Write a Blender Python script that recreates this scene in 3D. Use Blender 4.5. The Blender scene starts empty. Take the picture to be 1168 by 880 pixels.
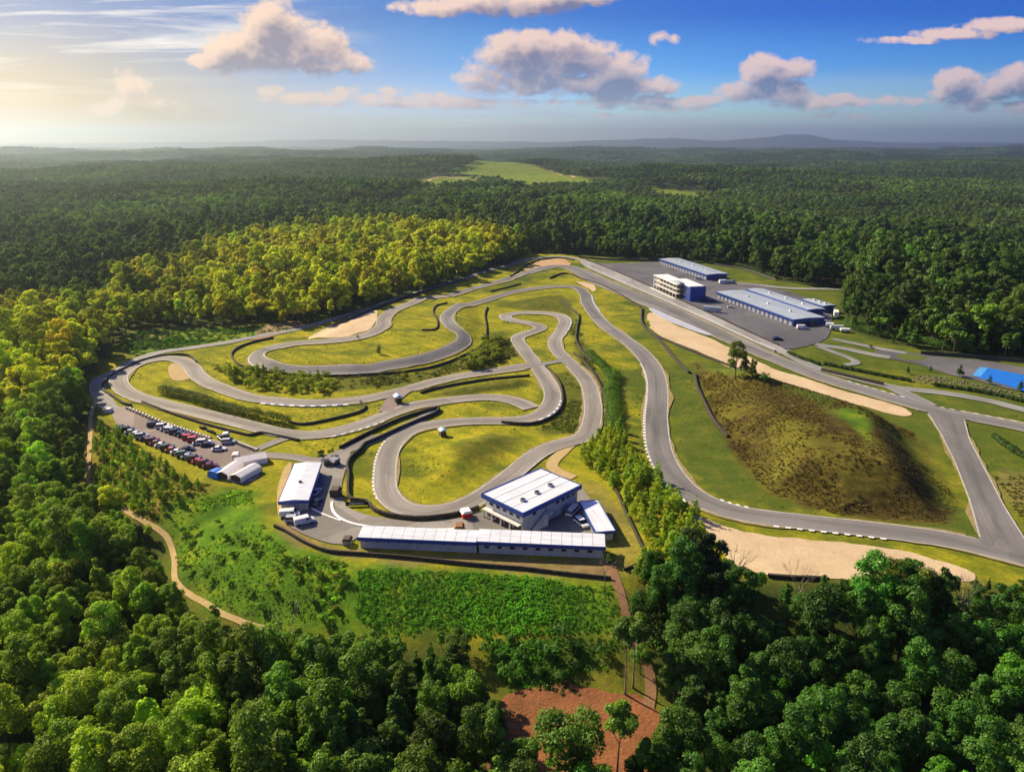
import bpy, bmesh, math, random
import numpy as np
from mathutils import Vector, Matrix

random.seed(7); rng = np.random.default_rng(7)
SC = bpy.context.scene
COL = SC.collection
R = math.radians

# ---------------------------------------------------------------- camera
F, PITCH, CAMZ = 834.0, R(18.4), 100.0          # focal length in photo pixels (1168 wide), tilt, drone height
cam_d = bpy.data.cameras.new('camera'); cam = bpy.data.objects.new('camera', cam_d); COL.objects.link(cam)
cam_d.sensor_width = 36; cam_d.lens = F/1168*36; cam_d.clip_end = 60000; cam_d.clip_start = 1
cam.location = (0, 0, CAMZ); cam.rotation_euler = (R(90)-PITCH, 0, 0)
SC.camera = cam
SUN_AZ, SUN_EL = R(-52), R(34)                   # azimuth measured from +Y towards +X

# ---------------------------------------------------------------- terrain
def ss(a, b, x):
    t = np.clip((x-a)/(b-a), 0, 1); return t*t*(3-2*t)

def rays(px):
    px = np.asarray(px, float)
    dx = (px[:, 0]-584)/F; dy = (440-px[:, 1])/F
    return np.stack([dx, math.cos(PITCH)+dy*math.sin(PITCH), -math.sin(PITCH)+dy*math.cos(PITCH)], 1)

def flat(px):
    d = rays(px); t = -CAMZ/d[:, 2]
    return d[:, :2]*t[:, None]

def sdf(poly, x, y):
    """signed distance to a polygon, positive inside"""
    x = np.asarray(x, float); y = np.asarray(y, float)
    d2 = np.full(x.shape, 1e18); ins = np.zeros(x.shape, bool)
    n = len(poly)
    for i in range(n):
        ax, ay = poly[i]; bx, by = poly[(i+1) % n]
        ex, ey = bx-ax, by-ay
        t = np.clip(((x-ax)*ex+(y-ay)*ey)/(ex*ex+ey*ey+1e-9), 0, 1)
        d2 = np.minimum(d2, (x-ax-ex*t)**2+(y-ay-ey*t)**2)
        c = ((ay > y) != (by > y)) & (x < ex*(y-ay)/(ey if abs(ey) > 1e-9 else 1e-9)+ax)
        ins ^= c
    d = np.sqrt(d2)
    return np.where(ins, d, -d)

_perm = rng.permutation(256); _perm = np.concatenate([_perm, _perm])
def vnoise(x, y):
    xi = np.floor(x).astype(int); yi = np.floor(y).astype(int)
    xf = x-xi; yf = y-yi; u = xf*xf*(3-2*xf); v = yf*yf*(3-2*yf)
    def h(a, b): return _perm[_perm[a & 255]+(b & 255)]/127.5-1
    return (h(xi, yi)*(1-u)+h(xi+1, yi)*u)*(1-v)+(h(xi, yi+1)*(1-u)+h(xi+1, yi+1)*u)*v
def fbm(x, y, o=4):
    s = 0; a = .5
    for _ in range(o):
        s = s+a*vnoise(x, y); x = x*2.03+17.1; y = y*2.03+5.3; a *= .5
    return s

PLATEAU = flat([(104,470),(130,490),(215,548),(290,560),(313,600),(346,619),(400,632),(540,646),(695,660),(712,640),(740,625),(785,652),
                (900,659),(1110,667),(1400,690),(1900,560),(1500,230),(-100,230),(40,400)])
MOUNDS = [  # polygon (photo pixels on the flat plan), height, shoulder width
    (flat([(792,415),(806,462),(832,505),(872,560),(960,588),(1080,597),(1092,572),(1040,492),(1000,474),(940,455),(880,436),(838,425)]), 9.2, 21),
    (flat([(466,520),(490,500),(560,490),(600,497),(585,520),(540,552),(480,560)]), 2.6, 16),
    (flat([(262,404),(288,425),(400,429),(482,421),(541,399),(556,372),(545,349),(520,345),(470,338),(425,352),(352,386),(300,393)]), 2.8, 13),
    (flat([(190,447),(226,449),(256,461),(330,483),(326,487),(250,470)]), 1.3, 4),
    (flat([(484,451),(556,435),(604,431),(598,441),(545,449)]), 1.2, 4),
    (flat([(600,346),(645,345),(655,356),(630,352),(590,351)]), 1.2, 5),
    (flat([(905,402),(935,400),(960,410),(955,416),(915,410)]), 1.0, 5),
    (flat([(560,318),(600,313),(645,311),(650,316),(600,321)]), .8, 4),
]
def H(x, y):
    x = np.asarray(x, float); y = np.asarray(y, float)
    r = np.hypot(x, y)
    dp = -sdf(PLATEAU, x, y)
    z = -9*ss(0, 34, dp)*ss(400, 250, y)
    z = z + .5*fbm(x*.03, y*.03, 2)*ss(10, 40, dp)
    for poly, h, w in MOUNDS:
        d = sdf(poly, x, y)
        z = z + h*ss(0, w, d)
    z = z + .55*fbm(x*.09+2, y*.09, 3)*ss(2, 14, sdf(MOUNDS[0][0], x, y))
    far = ss(650, 1300, r)
    z = z + far*((34+46*ss(1500, 4000, r))*fbm(x*.0011+3.3, y*.0016+8.1, 4)-4)
    z = z + 16*ss(220, 0, np.abs(y-1180+.12*x))*ss(300, -300, x)
    z = z + 40*np.exp(-(((x+30)/700)**2+((y-2500)/380)**2)) + 26*np.exp(-(((x-480)/300)**2+((y-1900)/200)**2))
    return z

def P(px, up=0.0):
    """photo pixels -> points on the ground"""
    d = rays(px); z = np.zeros(len(d))
    for _ in range(14):
        t = (z-CAMZ)/d[:, 2]
        z = .5*z+.5*H(d[:, 0]*t, d[:, 1]*t)
    t = (z-CAMZ)/d[:, 2]
    return np.stack([d[:, 0]*t, d[:, 1]*t, z+up], 1)
def P1(x, y, up=0.0): return Vector(P([(x, y)], up)[0])
def at_height(px, z):
    d = rays(px); t = (z-CAMZ)/d[:, 2]; return d*t[:, None]+np.array([0, 0, CAMZ])
def project(x, y, z):
    x = np.asarray(x, float); dz = np.asarray(z, float)-CAMZ; y = np.asarray(y, float)
    dep = y*math.cos(PITCH)-dz*math.sin(PITCH); upv = y*math.sin(PITCH)+dz*math.cos(PITCH)
    dep = np.maximum(dep, 1e-3)
    return 584+F*x/dep, 440-F*upv/dep, dep

# ---------------------------------------------------------------- mesh helpers
class MB:
    def __init__(s): s.v = []; s.f = []; s.m = []; s.uv = {}
    def quad(s, a, b, c, d, m=0):
        i = len(s.v); s.v += [tuple(a), tuple(b), tuple(c), tuple(d)]; s.f.append((i, i+1, i+2, i+3)); s.m.append(m)
    def poly(s, pts, m=0):
        i = len(s.v); s.v += [tuple(p) for p in pts]; s.f.append(tuple(range(i, i+len(pts)))); s.m.append(m)
    def box(s, x0, y0, z0, x1, y1, z1, m=0, mt=None):
        i = len(s.v)
        s.v += [(x0,y0,z0),(x1,y0,z0),(x1,y1,z0),(x0,y1,z0),(x0,y0,z1),(x1,y0,z1),(x1,y1,z1),(x0,y1,z1)]
        s.f += [(i+3,i+2,i+1,i),(i+4,i+5,i+6,i+7),(i,i+1,i+5,i+4),(i+1,i+2,i+6,i+5),(i+2,i+3,i+7,i+6),(i+3,i,i+4,i+7)]
        s.m += [m, m if mt is None else mt, m, m, m, m]
    def extrude(s, prof, y0, y1, m=0, y0b=None):
        """profile in xz extruded along y"""
        n = len(prof); i = len(s.v)
        s.v += [(x, y0, z) for x, z in prof]+[(x, y1, z) for x, z in prof]
        s.f.append(tuple(i+k for k in range(n))); s.m.append(m)
        s.f.append(tuple(i+n+k for k in reversed(range(n)))); s.m.append(m)
        for k in range(n):
            k2 = (k+1) % n
            s.f.append((i+k2, i+k, i+n+k, i+n+k2)); s.m.append(m)
    def tube(s, pts, rad, n=6, m=0, cap=True):
        pts = [Vector(p) for p in pts]; base = len(s.v)
        for k, p in enumerate(pts):
            t = (pts[min(k+1, len(pts)-1)]-pts[max(k-1, 0)]).normalized()
            a = t.cross(Vector((0, 0, 1)) if abs(t.z) < .9 else Vector((1, 0, 0))).normalized(); b = t.cross(a)
            for j in range(n):
                an = 2*math.pi*j/n; q = p+(a*math.cos(an)+b*math.sin(an))*rad[k]; s.v.append(tuple(q))
        for k in range(len(pts)-1):
            for j in range(n):
                j2 = (j+1) % n
                s.f.append((base+k*n+j, base+k*n+j2, base+(k+1)*n+j2, base+(k+1)*n+j)); s.m.append(m)
        if cap:
            s.f.append(tuple(base+(len(pts)-1)*n+j for j in range(n))); s.m.append(m)
            s.f.append(tuple(base+j for j in reversed(range(n)))); s.m.append(m)
    def build(s, name, mats, parent=None, smooth=False):
        me = bpy.data.meshes.new(name); me.from_pydata(s.v, [], s.f)
        for m in (mats if isinstance(mats, (list, tuple)) else [mats]): me.materials.append(m)
        if s.m: me.polygons.foreach_set('material_index', s.m)
        if smooth: me.polygons.foreach_set('use_smooth', [True]*len(s.f))
        bm = bmesh.new(); bm.from_mesh(me); bmesh.ops.recalc_face_normals(bm, faces=bm.faces); bm.to_mesh(me); bm.free()
        o = bpy.data.objects.new(name, me); COL.objects.link(o)
        if parent: o.parent = parent
        return o

def np_mesh(name, v, f, mats, parent=None, uv=None, smooth=False, link=True, attrs=None):
    """v (n,3), f (m,k) arrays of one face size"""
    me = bpy.data.meshes.new(name); v = np.asarray(v, np.float32); f = np.asarray(f, np.int32)
    k = f.shape[1]
    me.vertices.add(len(v)); me.vertices.foreach_set('co', v.ravel())
    me.loops.add(f.size); me.loops.foreach_set('vertex_index', f.ravel())
    me.polygons.add(len(f)); me.polygons.foreach_set('loop_start', np.arange(0, f.size, k, dtype=np.int32))
    if smooth: me.polygons.foreach_set('use_smooth', np.ones(len(f), bool))
    else: me.polygons.foreach_set('use_smooth', np.zeros(len(f), bool))
    me.update(calc_edges=True)
    if uv is not None:
        l = me.uv_layers.new(name='uv'); l.data.foreach_set('uv', np.asarray(uv, np.float32)[f.ravel()].ravel())
    for an, (ty, dat) in (attrs or {}).items():
        a = me.attributes.new(an, ty, 'POINT')
        a.data.foreach_set('value' if ty == 'FLOAT' else 'vector' if ty == 'FLOAT_VECTOR' else 'color', np.asarray(dat, np.float32).ravel())
    for m in (mats if isinstance(mats, (list, tuple)) else [mats]): me.materials.append(m)
    o = bpy.data.objects.new(name, me)
    if link: COL.objects.link(o)
    if parent: o.parent = parent
    return o

def tag(o, label=None, cat=None, group=None, kind=None):
    if label: o['label'] = label
    if cat: o['category'] = cat
    if group: o['group'] = group
    if kind: o['kind'] = kind
    return o
def empty(name, loc, rz=0, label=None, cat=None, group=None):
    o = bpy.data.objects.new(name, None); COL.objects.link(o); o.location = loc; o.rotation_euler = (0, 0, rz)
    o.empty_display_size = .5
    return tag(o, label, cat, group)
def copy_tree(o, parent=None):
    c = o.copy(); COL.objects.link(c)
    if parent: c.parent = parent
    for ch in list(o.children): copy_tree(ch, c)
    return c

# ---------------------------------------------------------------- materials
def new_mat(name):
    m = bpy.data.materials.new(name); m.use_nodes = True
    nt = m.node_tree; b = nt.nodes['Principled BSDF']
    return m, nt, b
def N(nt, ty, **kw):
    n = nt.nodes.new(ty)
    for k, v in kw.items(): setattr(n, k, v)
    return n
def L(nt, a, b): nt.links.new(a, b)
def mixc(nt, fac, a, b, blend='MIX'):
    n = N(nt, 'ShaderNodeMix', data_type='RGBA', blend_type=blend)
    for s, v in ((n.inputs[0], fac), (n.inputs[6], a), (n.inputs[7], b)):
        if hasattr(v, 'links'): L(nt, v, s)
        elif isinstance(v, (int, float)): s.default_value = v
        else: s.default_value = (*v[:3], 1)
    return n.outputs[2]
def mth(nt, op, a, b=None, c=None, clamp=False):
    n = N(nt, 'ShaderNodeMath', operation=op, use_clamp=clamp)
    for i, v in enumerate((a, b, c)):
        if v is None: continue
        if hasattr(v, 'links'): L(nt, v, n.inputs[i])
        else: n.inputs[i].default_value = v
    return n.outputs[0]
def noise_n(nt, scale, detail=4, rough=.55, vec=None, out=0, dist=0):
    n = N(nt, 'ShaderNodeTexNoise'); n.inputs['Scale'].default_value = scale; n.inputs['Detail'].default_value = detail
    n.inputs['Roughness'].default_value = rough; n.inputs['Distortion'].default_value = dist
    if vec is not None: L(nt, vec, n.inputs['Vector'])
    return n.outputs[out]
def ramp(nt, fac, stops):
    n = N(nt, 'ShaderNodeValToRGB'); e = n.color_ramp.elements
    while len(e) < len(stops): e.new(.5)
    for el, (p, c) in zip(e, stops): el.position = p; el.color = (*c, 1) if len(c) == 3 else c
    L(nt, fac, n.inputs[0]); return n.outputs[0]
def maprange(nt, v, a, b, c=0, d=1):
    n = N(nt, 'ShaderNodeMapRange'); L(nt, v, n.inputs[0])
    for i, q in enumerate((a, b, c, d)): n.inputs[i+1].default_value = q
    return n.outputs[0]
def geo_pos(nt): return N(nt, 'ShaderNodeNewGeometry').outputs['Position']
def vscale(nt, vec, sc):
    n = N(nt, 'ShaderNodeMapping'); n.inputs['Scale'].default_value = sc; L(nt, vec, n.inputs['Vector']); return n.outputs[0]
def bump(nt, b, h, strength=.4, dist=.2):
    n = N(nt, 'ShaderNodeBump'); n.inputs['Strength'].default_value = strength; n.inputs['Distance'].default_value = dist
    L(nt, h, n.inputs['Height']); L(nt, n.outputs[0], b.inputs['Normal'])

def mat_plain(name, col, rough=.6, metal=0, var=.12, scale=1.5, spec=.4, streak=None):
    m, nt, b = new_mat(name)
    tc = N(nt, 'ShaderNodeTexCoord').outputs['Object']
    if streak: tc = vscale(nt, tc, streak)
    n = noise_n(nt, scale, 5, .6, tc)
    lo = tuple(c*(1-var) for c in col); hi = tuple(min(1, c*(1+var)) for c in col)
    L(nt, ramp(nt, n, [(.3, lo), (.7, hi)]), b.inputs['Base Color'])
    b.inputs['Roughness'].default_value = rough; b.inputs['Metallic'].default_value = metal
    b.inputs['Specular IOR Level'].default_value = spec
    return m

def mat_asphalt(name, base, warm=(1, 1, 1), wear=.25, lines=True):
    m, nt, b = new_mat(name)
    pos = geo_pos(nt)
    uvn = N(nt, 'ShaderNodeUVMap'); uv = uvn.outputs[0]
    big = noise_n(nt, .03, 4, .6, pos); fine = noise_n(nt, 1.3, 5, .7, pos)
    c0 = tuple(base*w for w in warm)
    col = ramp(nt, big, [(.3, tuple(c*(1-wear) for c in c0)), (.7, tuple(c*(1+wear) for c in c0))])
    col = mixc(nt, mth(nt, 'MULTIPLY', maprange(nt, fine, .35, .75), .35), col, tuple(c*.62 for c in c0))
    if lines:   # rubber laid along the driving direction, seams and patches
        st = noise_n(nt, 1, 4, .6, vscale(nt, uv, (1.1, .012, 1)))
        col = mixc(nt, mth(nt, 'MULTIPLY', maprange(nt, st, .48, .68), .55), col, tuple(c*.5 for c in c0))
        su = N(nt, 'ShaderNodeSeparateXYZ'); L(nt, uv, su.inputs[0])
        wand = noise_n(nt, 1, 2, .5, vscale(nt, uv, (0, .012, 1)))
        off = mth(nt, 'ADD', su.outputs[0], mth(nt, 'MULTIPLY', mth(nt, 'SUBTRACT', wand, .5), 9))
        line_ = mth(nt, 'MULTIPLY', maprange(nt, mth(nt, 'ABSOLUTE', off), 2.2, .5), maprange(nt, noise_n(nt, 1, 4, .6, vscale(nt, uv, (.8, .05, 1))), .3, .6))
        col = mixc(nt, mth(nt, 'MULTIPLY', line_, .62), col, tuple(c*.45 for c in c0))
        st2 = noise_n(nt, 1, 3, .6, vscale(nt, uv, (2.3, .02, 1)))
        col = mixc(nt, mth(nt, 'MULTIPLY', maprange(nt, st2, .55, .72), .4), col, tuple(min(1, c*1.5) for c in c0))
        v = N(nt, 'ShaderNodeTexVoronoi'); v.inputs['Scale'].default_value = 1
        L(nt, vscale(nt, uv, (.09, .03, 1)), v.inputs['Vector'])
        bwv = N(nt, 'ShaderNodeRGBToBW'); L(nt, v.outputs['Color'], bwv.inputs[0]); col = mixc(nt, .3, col, bwv.outputs[0], 'SOFT_LIGHT')
    else:
        v = N(nt, 'ShaderNodeTexVoronoi'); v.inputs['Scale'].default_value = .05; L(nt, pos, v.inputs['Vector'])
        bwv = N(nt, 'ShaderNodeRGBToBW'); L(nt, v.outputs['Color'], bwv.inputs[0]); col = mixc(nt, .35, col, bwv.outputs[0], 'SOFT_LIGHT')
        st = noise_n(nt, .25, 5, .65, pos)
        col = mixc(nt, mth(nt, 'MULTIPLY', maprange(nt, st, .52, .7), .5), col, tuple(c*.55 for c in c0))
    hs = N(nt, 'ShaderNodeHueSaturation'); hs.inputs['Saturation'].default_value = .8; L(nt, col, hs.inputs['Color'])
    L(nt, hs.outputs[0] if lines else col, b.inputs['Base Color']); b.inputs['Roughness'].default_value = .8
    b.inputs['Specular IOR Level'].default_value = .3
    bump(nt, b, fine, .25, .03)
    return m

def mat_soil(name, c1, c2, scale=.25, rough=.95, bs=.5, c3=None, tracks=False):
    m, nt, b = new_mat(name)
    pos = geo_pos(nt)
    n1 = noise_n(nt, scale, 6, .62, pos); n2 = noise_n(nt, scale*9, 4, .65, pos)
    col = ramp(nt, n1, [(.32, c1), (.68, c2)])
    col = mixc(nt, mth(nt, 'MULTIPLY', maprange(nt, n2, .45, .75), .45), col, c3 or tuple(c*.6 for c in c1))
    if tracks:
        w = N(nt, 'ShaderNodeTexWave', wave_type='RINGS'); w.inputs['Scale'].default_value = .3; w.inputs['Distortion'].default_value = 9
        w.inputs['Detail'].default_value = 3; w.inputs['Detail Scale'].default_value = .6; L(nt, pos, w.inputs['Vector'])
        col = mixc(nt, mth(nt, 'MULTIPLY', w.outputs['Fac'], .12), col, tuple(c*.55 for c in c1))
        h = mth(nt, 'ADD', mth(nt, 'MULTIPLY', w.outputs['Fac'], .0), n2)
    else: h = n2
    L(nt, col, b.inputs['Base Color']); b.inputs['Roughness'].default_value = rough; b.inputs['Specular IOR Level'].default_value = .15
    bump(nt, b, h, bs, .3)
    return m

def mat_leaf(name, tinted=True, base=(.05, .1, .02), trans=.36):
    m, nt, b = new_mat(name)
    if tinted:
        a = N(nt, 'ShaderNodeAttribute', attribute_type='INSTANCER', attribute_name='tint'); c = a.outputs['Color']
    else:
        rgb = N(nt, 'ShaderNodeRGB'); rgb.outputs[0].default_value = (*base, 1); c = rgb.outputs[0]
    lv = N(nt, 'ShaderNodeAttribute', attribute_type='GEOMETRY', attribute_name='lv').outputs['Fac']
    c1 = mixc(nt, 1, c, ramp(nt, lv, [(0, (.45, .52, .5)), (.55, (1, 1, 1)), (1, (1.5, 1.42, .9))]), 'MULTIPLY')
    d = N(nt, 'ShaderNodeBsdfDiffuse'); L(nt, c1, d.inputs[0])
    t = N(nt, 'ShaderNodeBsdfTranslucent'); L(nt, mixc(nt, 1, c1, (1.25, 1.45, .4), 'MULTIPLY'), t.inputs[0])
    mx = N(nt, 'ShaderNodeMixShader'); mx.inputs[0].default_value = trans
    L(nt, d.outputs[0], mx.inputs[1]); L(nt, t.outputs[0], mx.inputs[2])
    g = N(nt, 'ShaderNodeBsdfGlossy'); g.inputs['Roughness'].default_value = .5; g.inputs[0].default_value = (.6, .7, .6, 1)
    mx2 = N(nt, 'ShaderNodeMixShader'); mx2.inputs[0].default_value = .025
    L(nt, mx.outputs[0], mx2.inputs[1]); L(nt, g.outputs[0], mx2.inputs[2])
    L(nt, mx2.outputs[0], nt.nodes['Material Output'].inputs['Surface'])
    return m

M = {}
M['track'] = mat_asphalt('track_asphalt', .185, (1, .985, .95))
M['track_pale'] = mat_asphalt('pale_asphalt', .27, (1, .92, .80), .2)  # weathered asphalt, the warm sun's beige cast put into its colour
M['lane'] = mat_asphalt('grey_lane', .28, (.98, 1, .94))
M['lot'] = mat_asphalt('lot_asphalt', .22, (1, .80, .72), .22, False)
M['apron'] = mat_asphalt('apron_asphalt', .23, (1, .94, .84), .25, False)
M['dark_lot'] = mat_asphalt('dark_lot_asphalt', .115, (.98, .97, 1.08), .2, False)
M['concrete'] = mat_asphalt('pit_concrete', .30, (1, .99, .96), .15)
M['gravel'] = mat_soil('gravel', (.46, .35, .21), (.58, .46, .30), .09, .95, .5, (.38, .27, .15))
M['gravel_red'] = mat_soil('reddish_gravel', (.40, .26, .14), (.50, .34, .19), .09)
M['dirt'] = mat_soil('brown_dirt', (.26, .17, .09), (.36, .25, .13), .2)
M['path'] = mat_soil('path_dirt', (.40, .29, .13), (.5, .38, .18), .4)
M['red'] = mat_soil('red_clay', (.17, .072, .030), (.31, .125, .05), .16, .95, .9, (.10, .045, .025), True)
M['white'] = mat_plain('white_paint', (.78, .78, .76), .5, var=.1)
M['line'] = mat_plain('edge_line_paint', (.42, .40, .35), .7, var=.25, scale=.4)
M['blue'] = mat_plain('blue_paint', (.02, .06, .28), .45, var=.15)
M['kerb_blue'] = mat_plain('kerb_blue_paint', (.12, .17, .33), .6, var=.3)
M['roof'] = mat_plain('white_roof', (.64, .68, .73), .45, var=.2, scale=.5, streak=(.3, 3, 1))
M['roof_blue'] = mat_plain('pale_metal_roof', (.36, .42, .46), .4, var=.18, scale=.4, streak=(3, .2, 1))
M['wall_grey'] = mat_plain('grey_block_wall', (.47, .48, .46), .8, var=.14, scale=.6)
M['wall_light'] = mat_plain('light_wall', (.6, .6, .56), .75, var=.15, scale=.6)
M['stone'] = mat_plain('dark_timber', (.09, .065, .05), .85, var=.5, scale=2)
M['glass'] = mat_plain('dark_glass', (.015, .02, .03), .12, var=.2, spec=.8)
M['door'] = mat_plain('grey_door', (.30, .31, .32), .6, var=.1)
M['steel'] = mat_plain('grey_steel', (.32, .33, .34), .45, .4, var=.15)
M['black'] = mat_plain('black_rubber', (.022, .02, .018), .85, var=.5, scale=.8)
M['tyre'] = mat_plain('tyre_rubber', (.02, .02, .02), .9)
M['tent'] = mat_plain('white_canvas', (.85, .81, .75), .7, var=.07)
M['tarp'] = mat_plain('blue_tarpaulin', (.015, .16, .62), .5, var=.12, scale=.2)
M['tarp_pale'] = mat_plain('pale_blue_tarpaulin', (.08, .33, .72), .5, var=.12)
M['rock'] = mat_plain('pale_rock', (.15, .125, .105), .9, var=.35, scale=.7)
M['bark'] = mat_plain('bark', (.10, .075, .05), .9, var=.35, scale=2, streak=(3, 3, .5))
M['bark_pale'] = mat_plain('pale_bark', (.24, .2, .16), .9, var=.3, scale=2, streak=(3, 3, .5))
M['leaf'] = mat_leaf('leaves')
M['leafsrc'] = M['leaf']
# ---------------------------------------------------------------- zone polygons (photo pixels)
CLEAR_PX = [(104,462),(98,500),(98,545),(138,586),(178,608),(188,640),(196,672),(232,696),(300,722),(395,733),(520,728),(548,740),(575,790),(568,830),(560,900),
            (770,900),(757,800),(738,742),(722,705),(726,672),(745,650),(800,660),(830,658),(900,661),(1000,664),(1110,668),(1300,690),(1500,560),(1400,425),
            (1168,409),(1100,407),(1050,399),(1010,392),(962,374),(957,352),(962,333),(880,320),(840,303),(750,297),(660,291),(608,288),(575,303),
            (500,328),(440,348),(400,362),(330,374),(290,370),(150,378),(132,398),(112,420),(100,445)]
clear_w = P(CLEAR_PX)[:, :2]
# ground colour zones, blended by distance
Z = {
 'heath': P([(792,412),(806,465),(832,508),(872,563),(960,590),(1080,599),(1097,575),(1045,495),(1000,474),(930,452),(870,437),(838,428)])[:, :2],
 'greentri': P([(955,468),(990,470),(992,502),(975,490)])[:, :2],
 'under': P([(700,690),(712,690),(722,705),(738,742),(757,800),(770,900),(560,900),(560,740),(545,728),(700,725)])[:, :2],
 'lush1': P([(200,560),(290,560),(312,605),(345,625),(400,640),(545,650),(700,664),(712,700),(706,724),(540,728),(400,728),(300,718),(235,690),(200,668),(196,640),(188,610),(150,580),(170,550)])[:, :2],
 'lush2': P([(540,728),(705,724),(700,765),(640,775),(575,790)])[:, :2],
 'eastgreen': P([(560,330),(640,300),(720,330),(690,440),(712,500),(760,560),(830,585),(1100,625),(1300,690),(1500,500),(1300,380),(900,290),(700,290)])[:, :2],
 'bank': P([(313,598),(322,592),(345,612),(400,628),(410,626),(690,641),(705,655),(703,664),(640,656),(545,647),(400,634),(345,621)])[:, :2],
 'bank2': P([(660,535),(690,555),(712,595),(730,628),(715,650),(695,640),(697,605),(660,560)])[:, :2],
 'leftslope': P([(104,470),(130,488),(215,548),(240,560),(200,570),(180,600),(140,585),(100,545)])[:, :2],
 'rough': P([(380,429),(470,426),(545,404),(560,380),(575,376),(590,405),(570,416),(500,430),(440,441),(384,446)])[:, :2],
 'rough2': P([(484,451),(556,436),(604,432),(612,440),(560,447),(500,453)])[:, :2],
 'rough3': P([(632,425),(648,424),(668,452),(668,478),(655,494),(625,497),(600,489),(625,483),(642,465)])[:, :2],
 'rough4': P([(560,350),(590,342),(640,336),(652,345),(655,365),(640,356),(600,353)])[:, :2],
 'rough5': P([(515,508),(560,494),(600,498),(570,522),(535,528)])[:, :2],
 'rough6': P([(646,372),(660,362),(672,408),(692,440),(700,480),(690,490),(688,450),(664,415)])[:, :2],
 'rough7': P([(850,430),(900,440),(950,452),(955,466),(990,472),(1040,500),(1095,570),(1100,590),(1075,575),(1020,500),(960,478),(920,455)])[:, :2],
 'lushL': P([(140,398),(150,379),(200,378),(290,372),(345,374),(300,384),(262,388),(215,394),(160,408)])[:, :2],
 'redsoil': P([(150,378),(165,398),(200,392),(195,375)])[:, :2],
 'fieldA': P([(450,212),(472,206),(500,201),(545,201),(554,209),(530,213),(490,215)])[:, :2],
 'fieldB': P([(508,197),(530,191),(560,189),(610,191),(640,198),(668,204),(694,212),(650,213),(600,212),(560,209),(548,200)])[:, :2],
 'fieldC': P([(715,212),(780,218),(830,222),(800,227),(740,222)])[:, :2],
 'brownE': P([(1140,545),(1165,535),(1230,560),(1230,620),(1170,600)])[:, :2],
}
# ---------------------------------------------------------------- ground sheet
rad = [0.0, 20, 45]
r = 60.0
while r < 21000:
    rad.append(r); r *= 1.0058 if r < 900 else (1.012 if r < 4000 else 1.03)
rad.append(21000.0)
rad = np.array(rad)
ang = np.concatenate([np.linspace(R(-56), R(56), 330), np.linspace(R(60), R(300), 61)])
na, nr = len(ang), len(rad)
RR, AA = np.meshgrid(rad, ang, indexing='ij')
GX, GY = RR*np.sin(AA), RR*np.cos(AA)
gx, gy = GX.ravel(), GY.ravel()
gz = H(gx, gy)
ii, jj = np.meshgrid(np.arange(nr-1), np.arange(na), indexing='ij')
jn = (jj+1) % na
fc = np.stack([ii*na+jj, ii*na+jn, (ii+1)*na+jn, (ii+1)*na+jj], -1).reshape(-1, 4)[:, ::-1]
def zone(nm, w): return ss(-w*.5, w*.5, sdf(Z[nm], gx, gy)+w*.8*fbm(gx*.12, gy*.12, 3))
clear_d = sdf(clear_w, gx, gy)
a_for = ss(6, -6, clear_d+5*fbm(gx*.06, gy*.06, 2))
for nm, w in (('fieldA', 60), ('fieldB', 60), ('fieldC', 60)):
    a_for = a_for*(1-ss(-w*.3, w*.3, sdf(Z[nm], gx, gy)))
a_heath = zone('heath', 3.2)*(1-zone('greentri', 2))*(1-.85*zone('rough7', 4))
a_lush = np.maximum(np.maximum(zone('lush1', 7), zone('lush2', 6)), .6*zone('greentri', 2))
for nm in ('fieldA', 'fieldB', 'fieldC'): a_lush = np.maximum(a_lush, .6*ss(-20, 20, sdf(Z[nm], gx, gy)+60*fbm(gx*.01, gy*.01, 3)))
a_lush = np.maximum(a_lush, .7*zone('lushL', 4))
a_rough = np.maximum.reduce([.9*zone('under', 5)]+[zone('rough%s' % q, 4) for q in ('', '2', '3', '4', '6')]+[.9*zone('rough5', 9)])  # scrub mask; its dark colour also paints in the banks' shade
a_dirt = np.maximum.reduce([zone('bank', 4), .5*zone('bank2', 6), .8*zone('redsoil', 6), .5*zone('brownE', 7)])
a_east = np.clip(zone('eastgreen', 40)*1.0, 0, 1)
Z1 = np.stack([a_for, a_heath, a_lush, np.ones_like(a_for)], 1)
Z2 = np.stack([a_dirt, a_east, zone('leftslope', 8), a_rough], 1)

m, nt, b = new_mat('ground_grass')
pos = geo_pos(nt)
def att(nm):
    a = N(nt, 'ShaderNodeAttribute', attribute_name=nm); s = N(nt, 'ShaderNodeSeparateColor'); L(nt, a.outputs['Color'], s.inputs[0]); return s.outputs
z1, z2 = att('zone_a'), att('zone_b')
nbig = noise_n(nt, .018, 5, .6, pos); nbig2 = noise_n(nt, .026, 4, .55, vscale(nt, pos, (1, 1.7, 1)), dist=.8); nmid = noise_n(nt, .11, 5, .62, pos); nfin = noise_n(nt, .7, 6, .72, pos); nvf = noise_n(nt, 3.2, 3, .7, pos)
dry = ramp(nt, nmid, [(.25, (.14, .18, .008)), (.5, (.32, .31, .013)), (.72, (.48, .40, .03))])
grn = ramp(nt, nmid, [(.28, (.035, .075, .010)), (.5, (.072, .115, .015)), (.74, (.15, .15, .022))])
fe = mth(nt, 'ADD', mth(nt, 'MULTIPLY', z2[1], maprange(nt, nbig, .35, .6, .6, 1.2)), maprange(nt, nbig2, .52, .64, 0, .75), clamp=True)
col = mixc(nt, fe, dry, grn)
col = mixc(nt, mth(nt, 'MULTIPLY', maprange(nt, nbig, .5, .66), .45), col, (.10, .13, .012))
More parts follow.
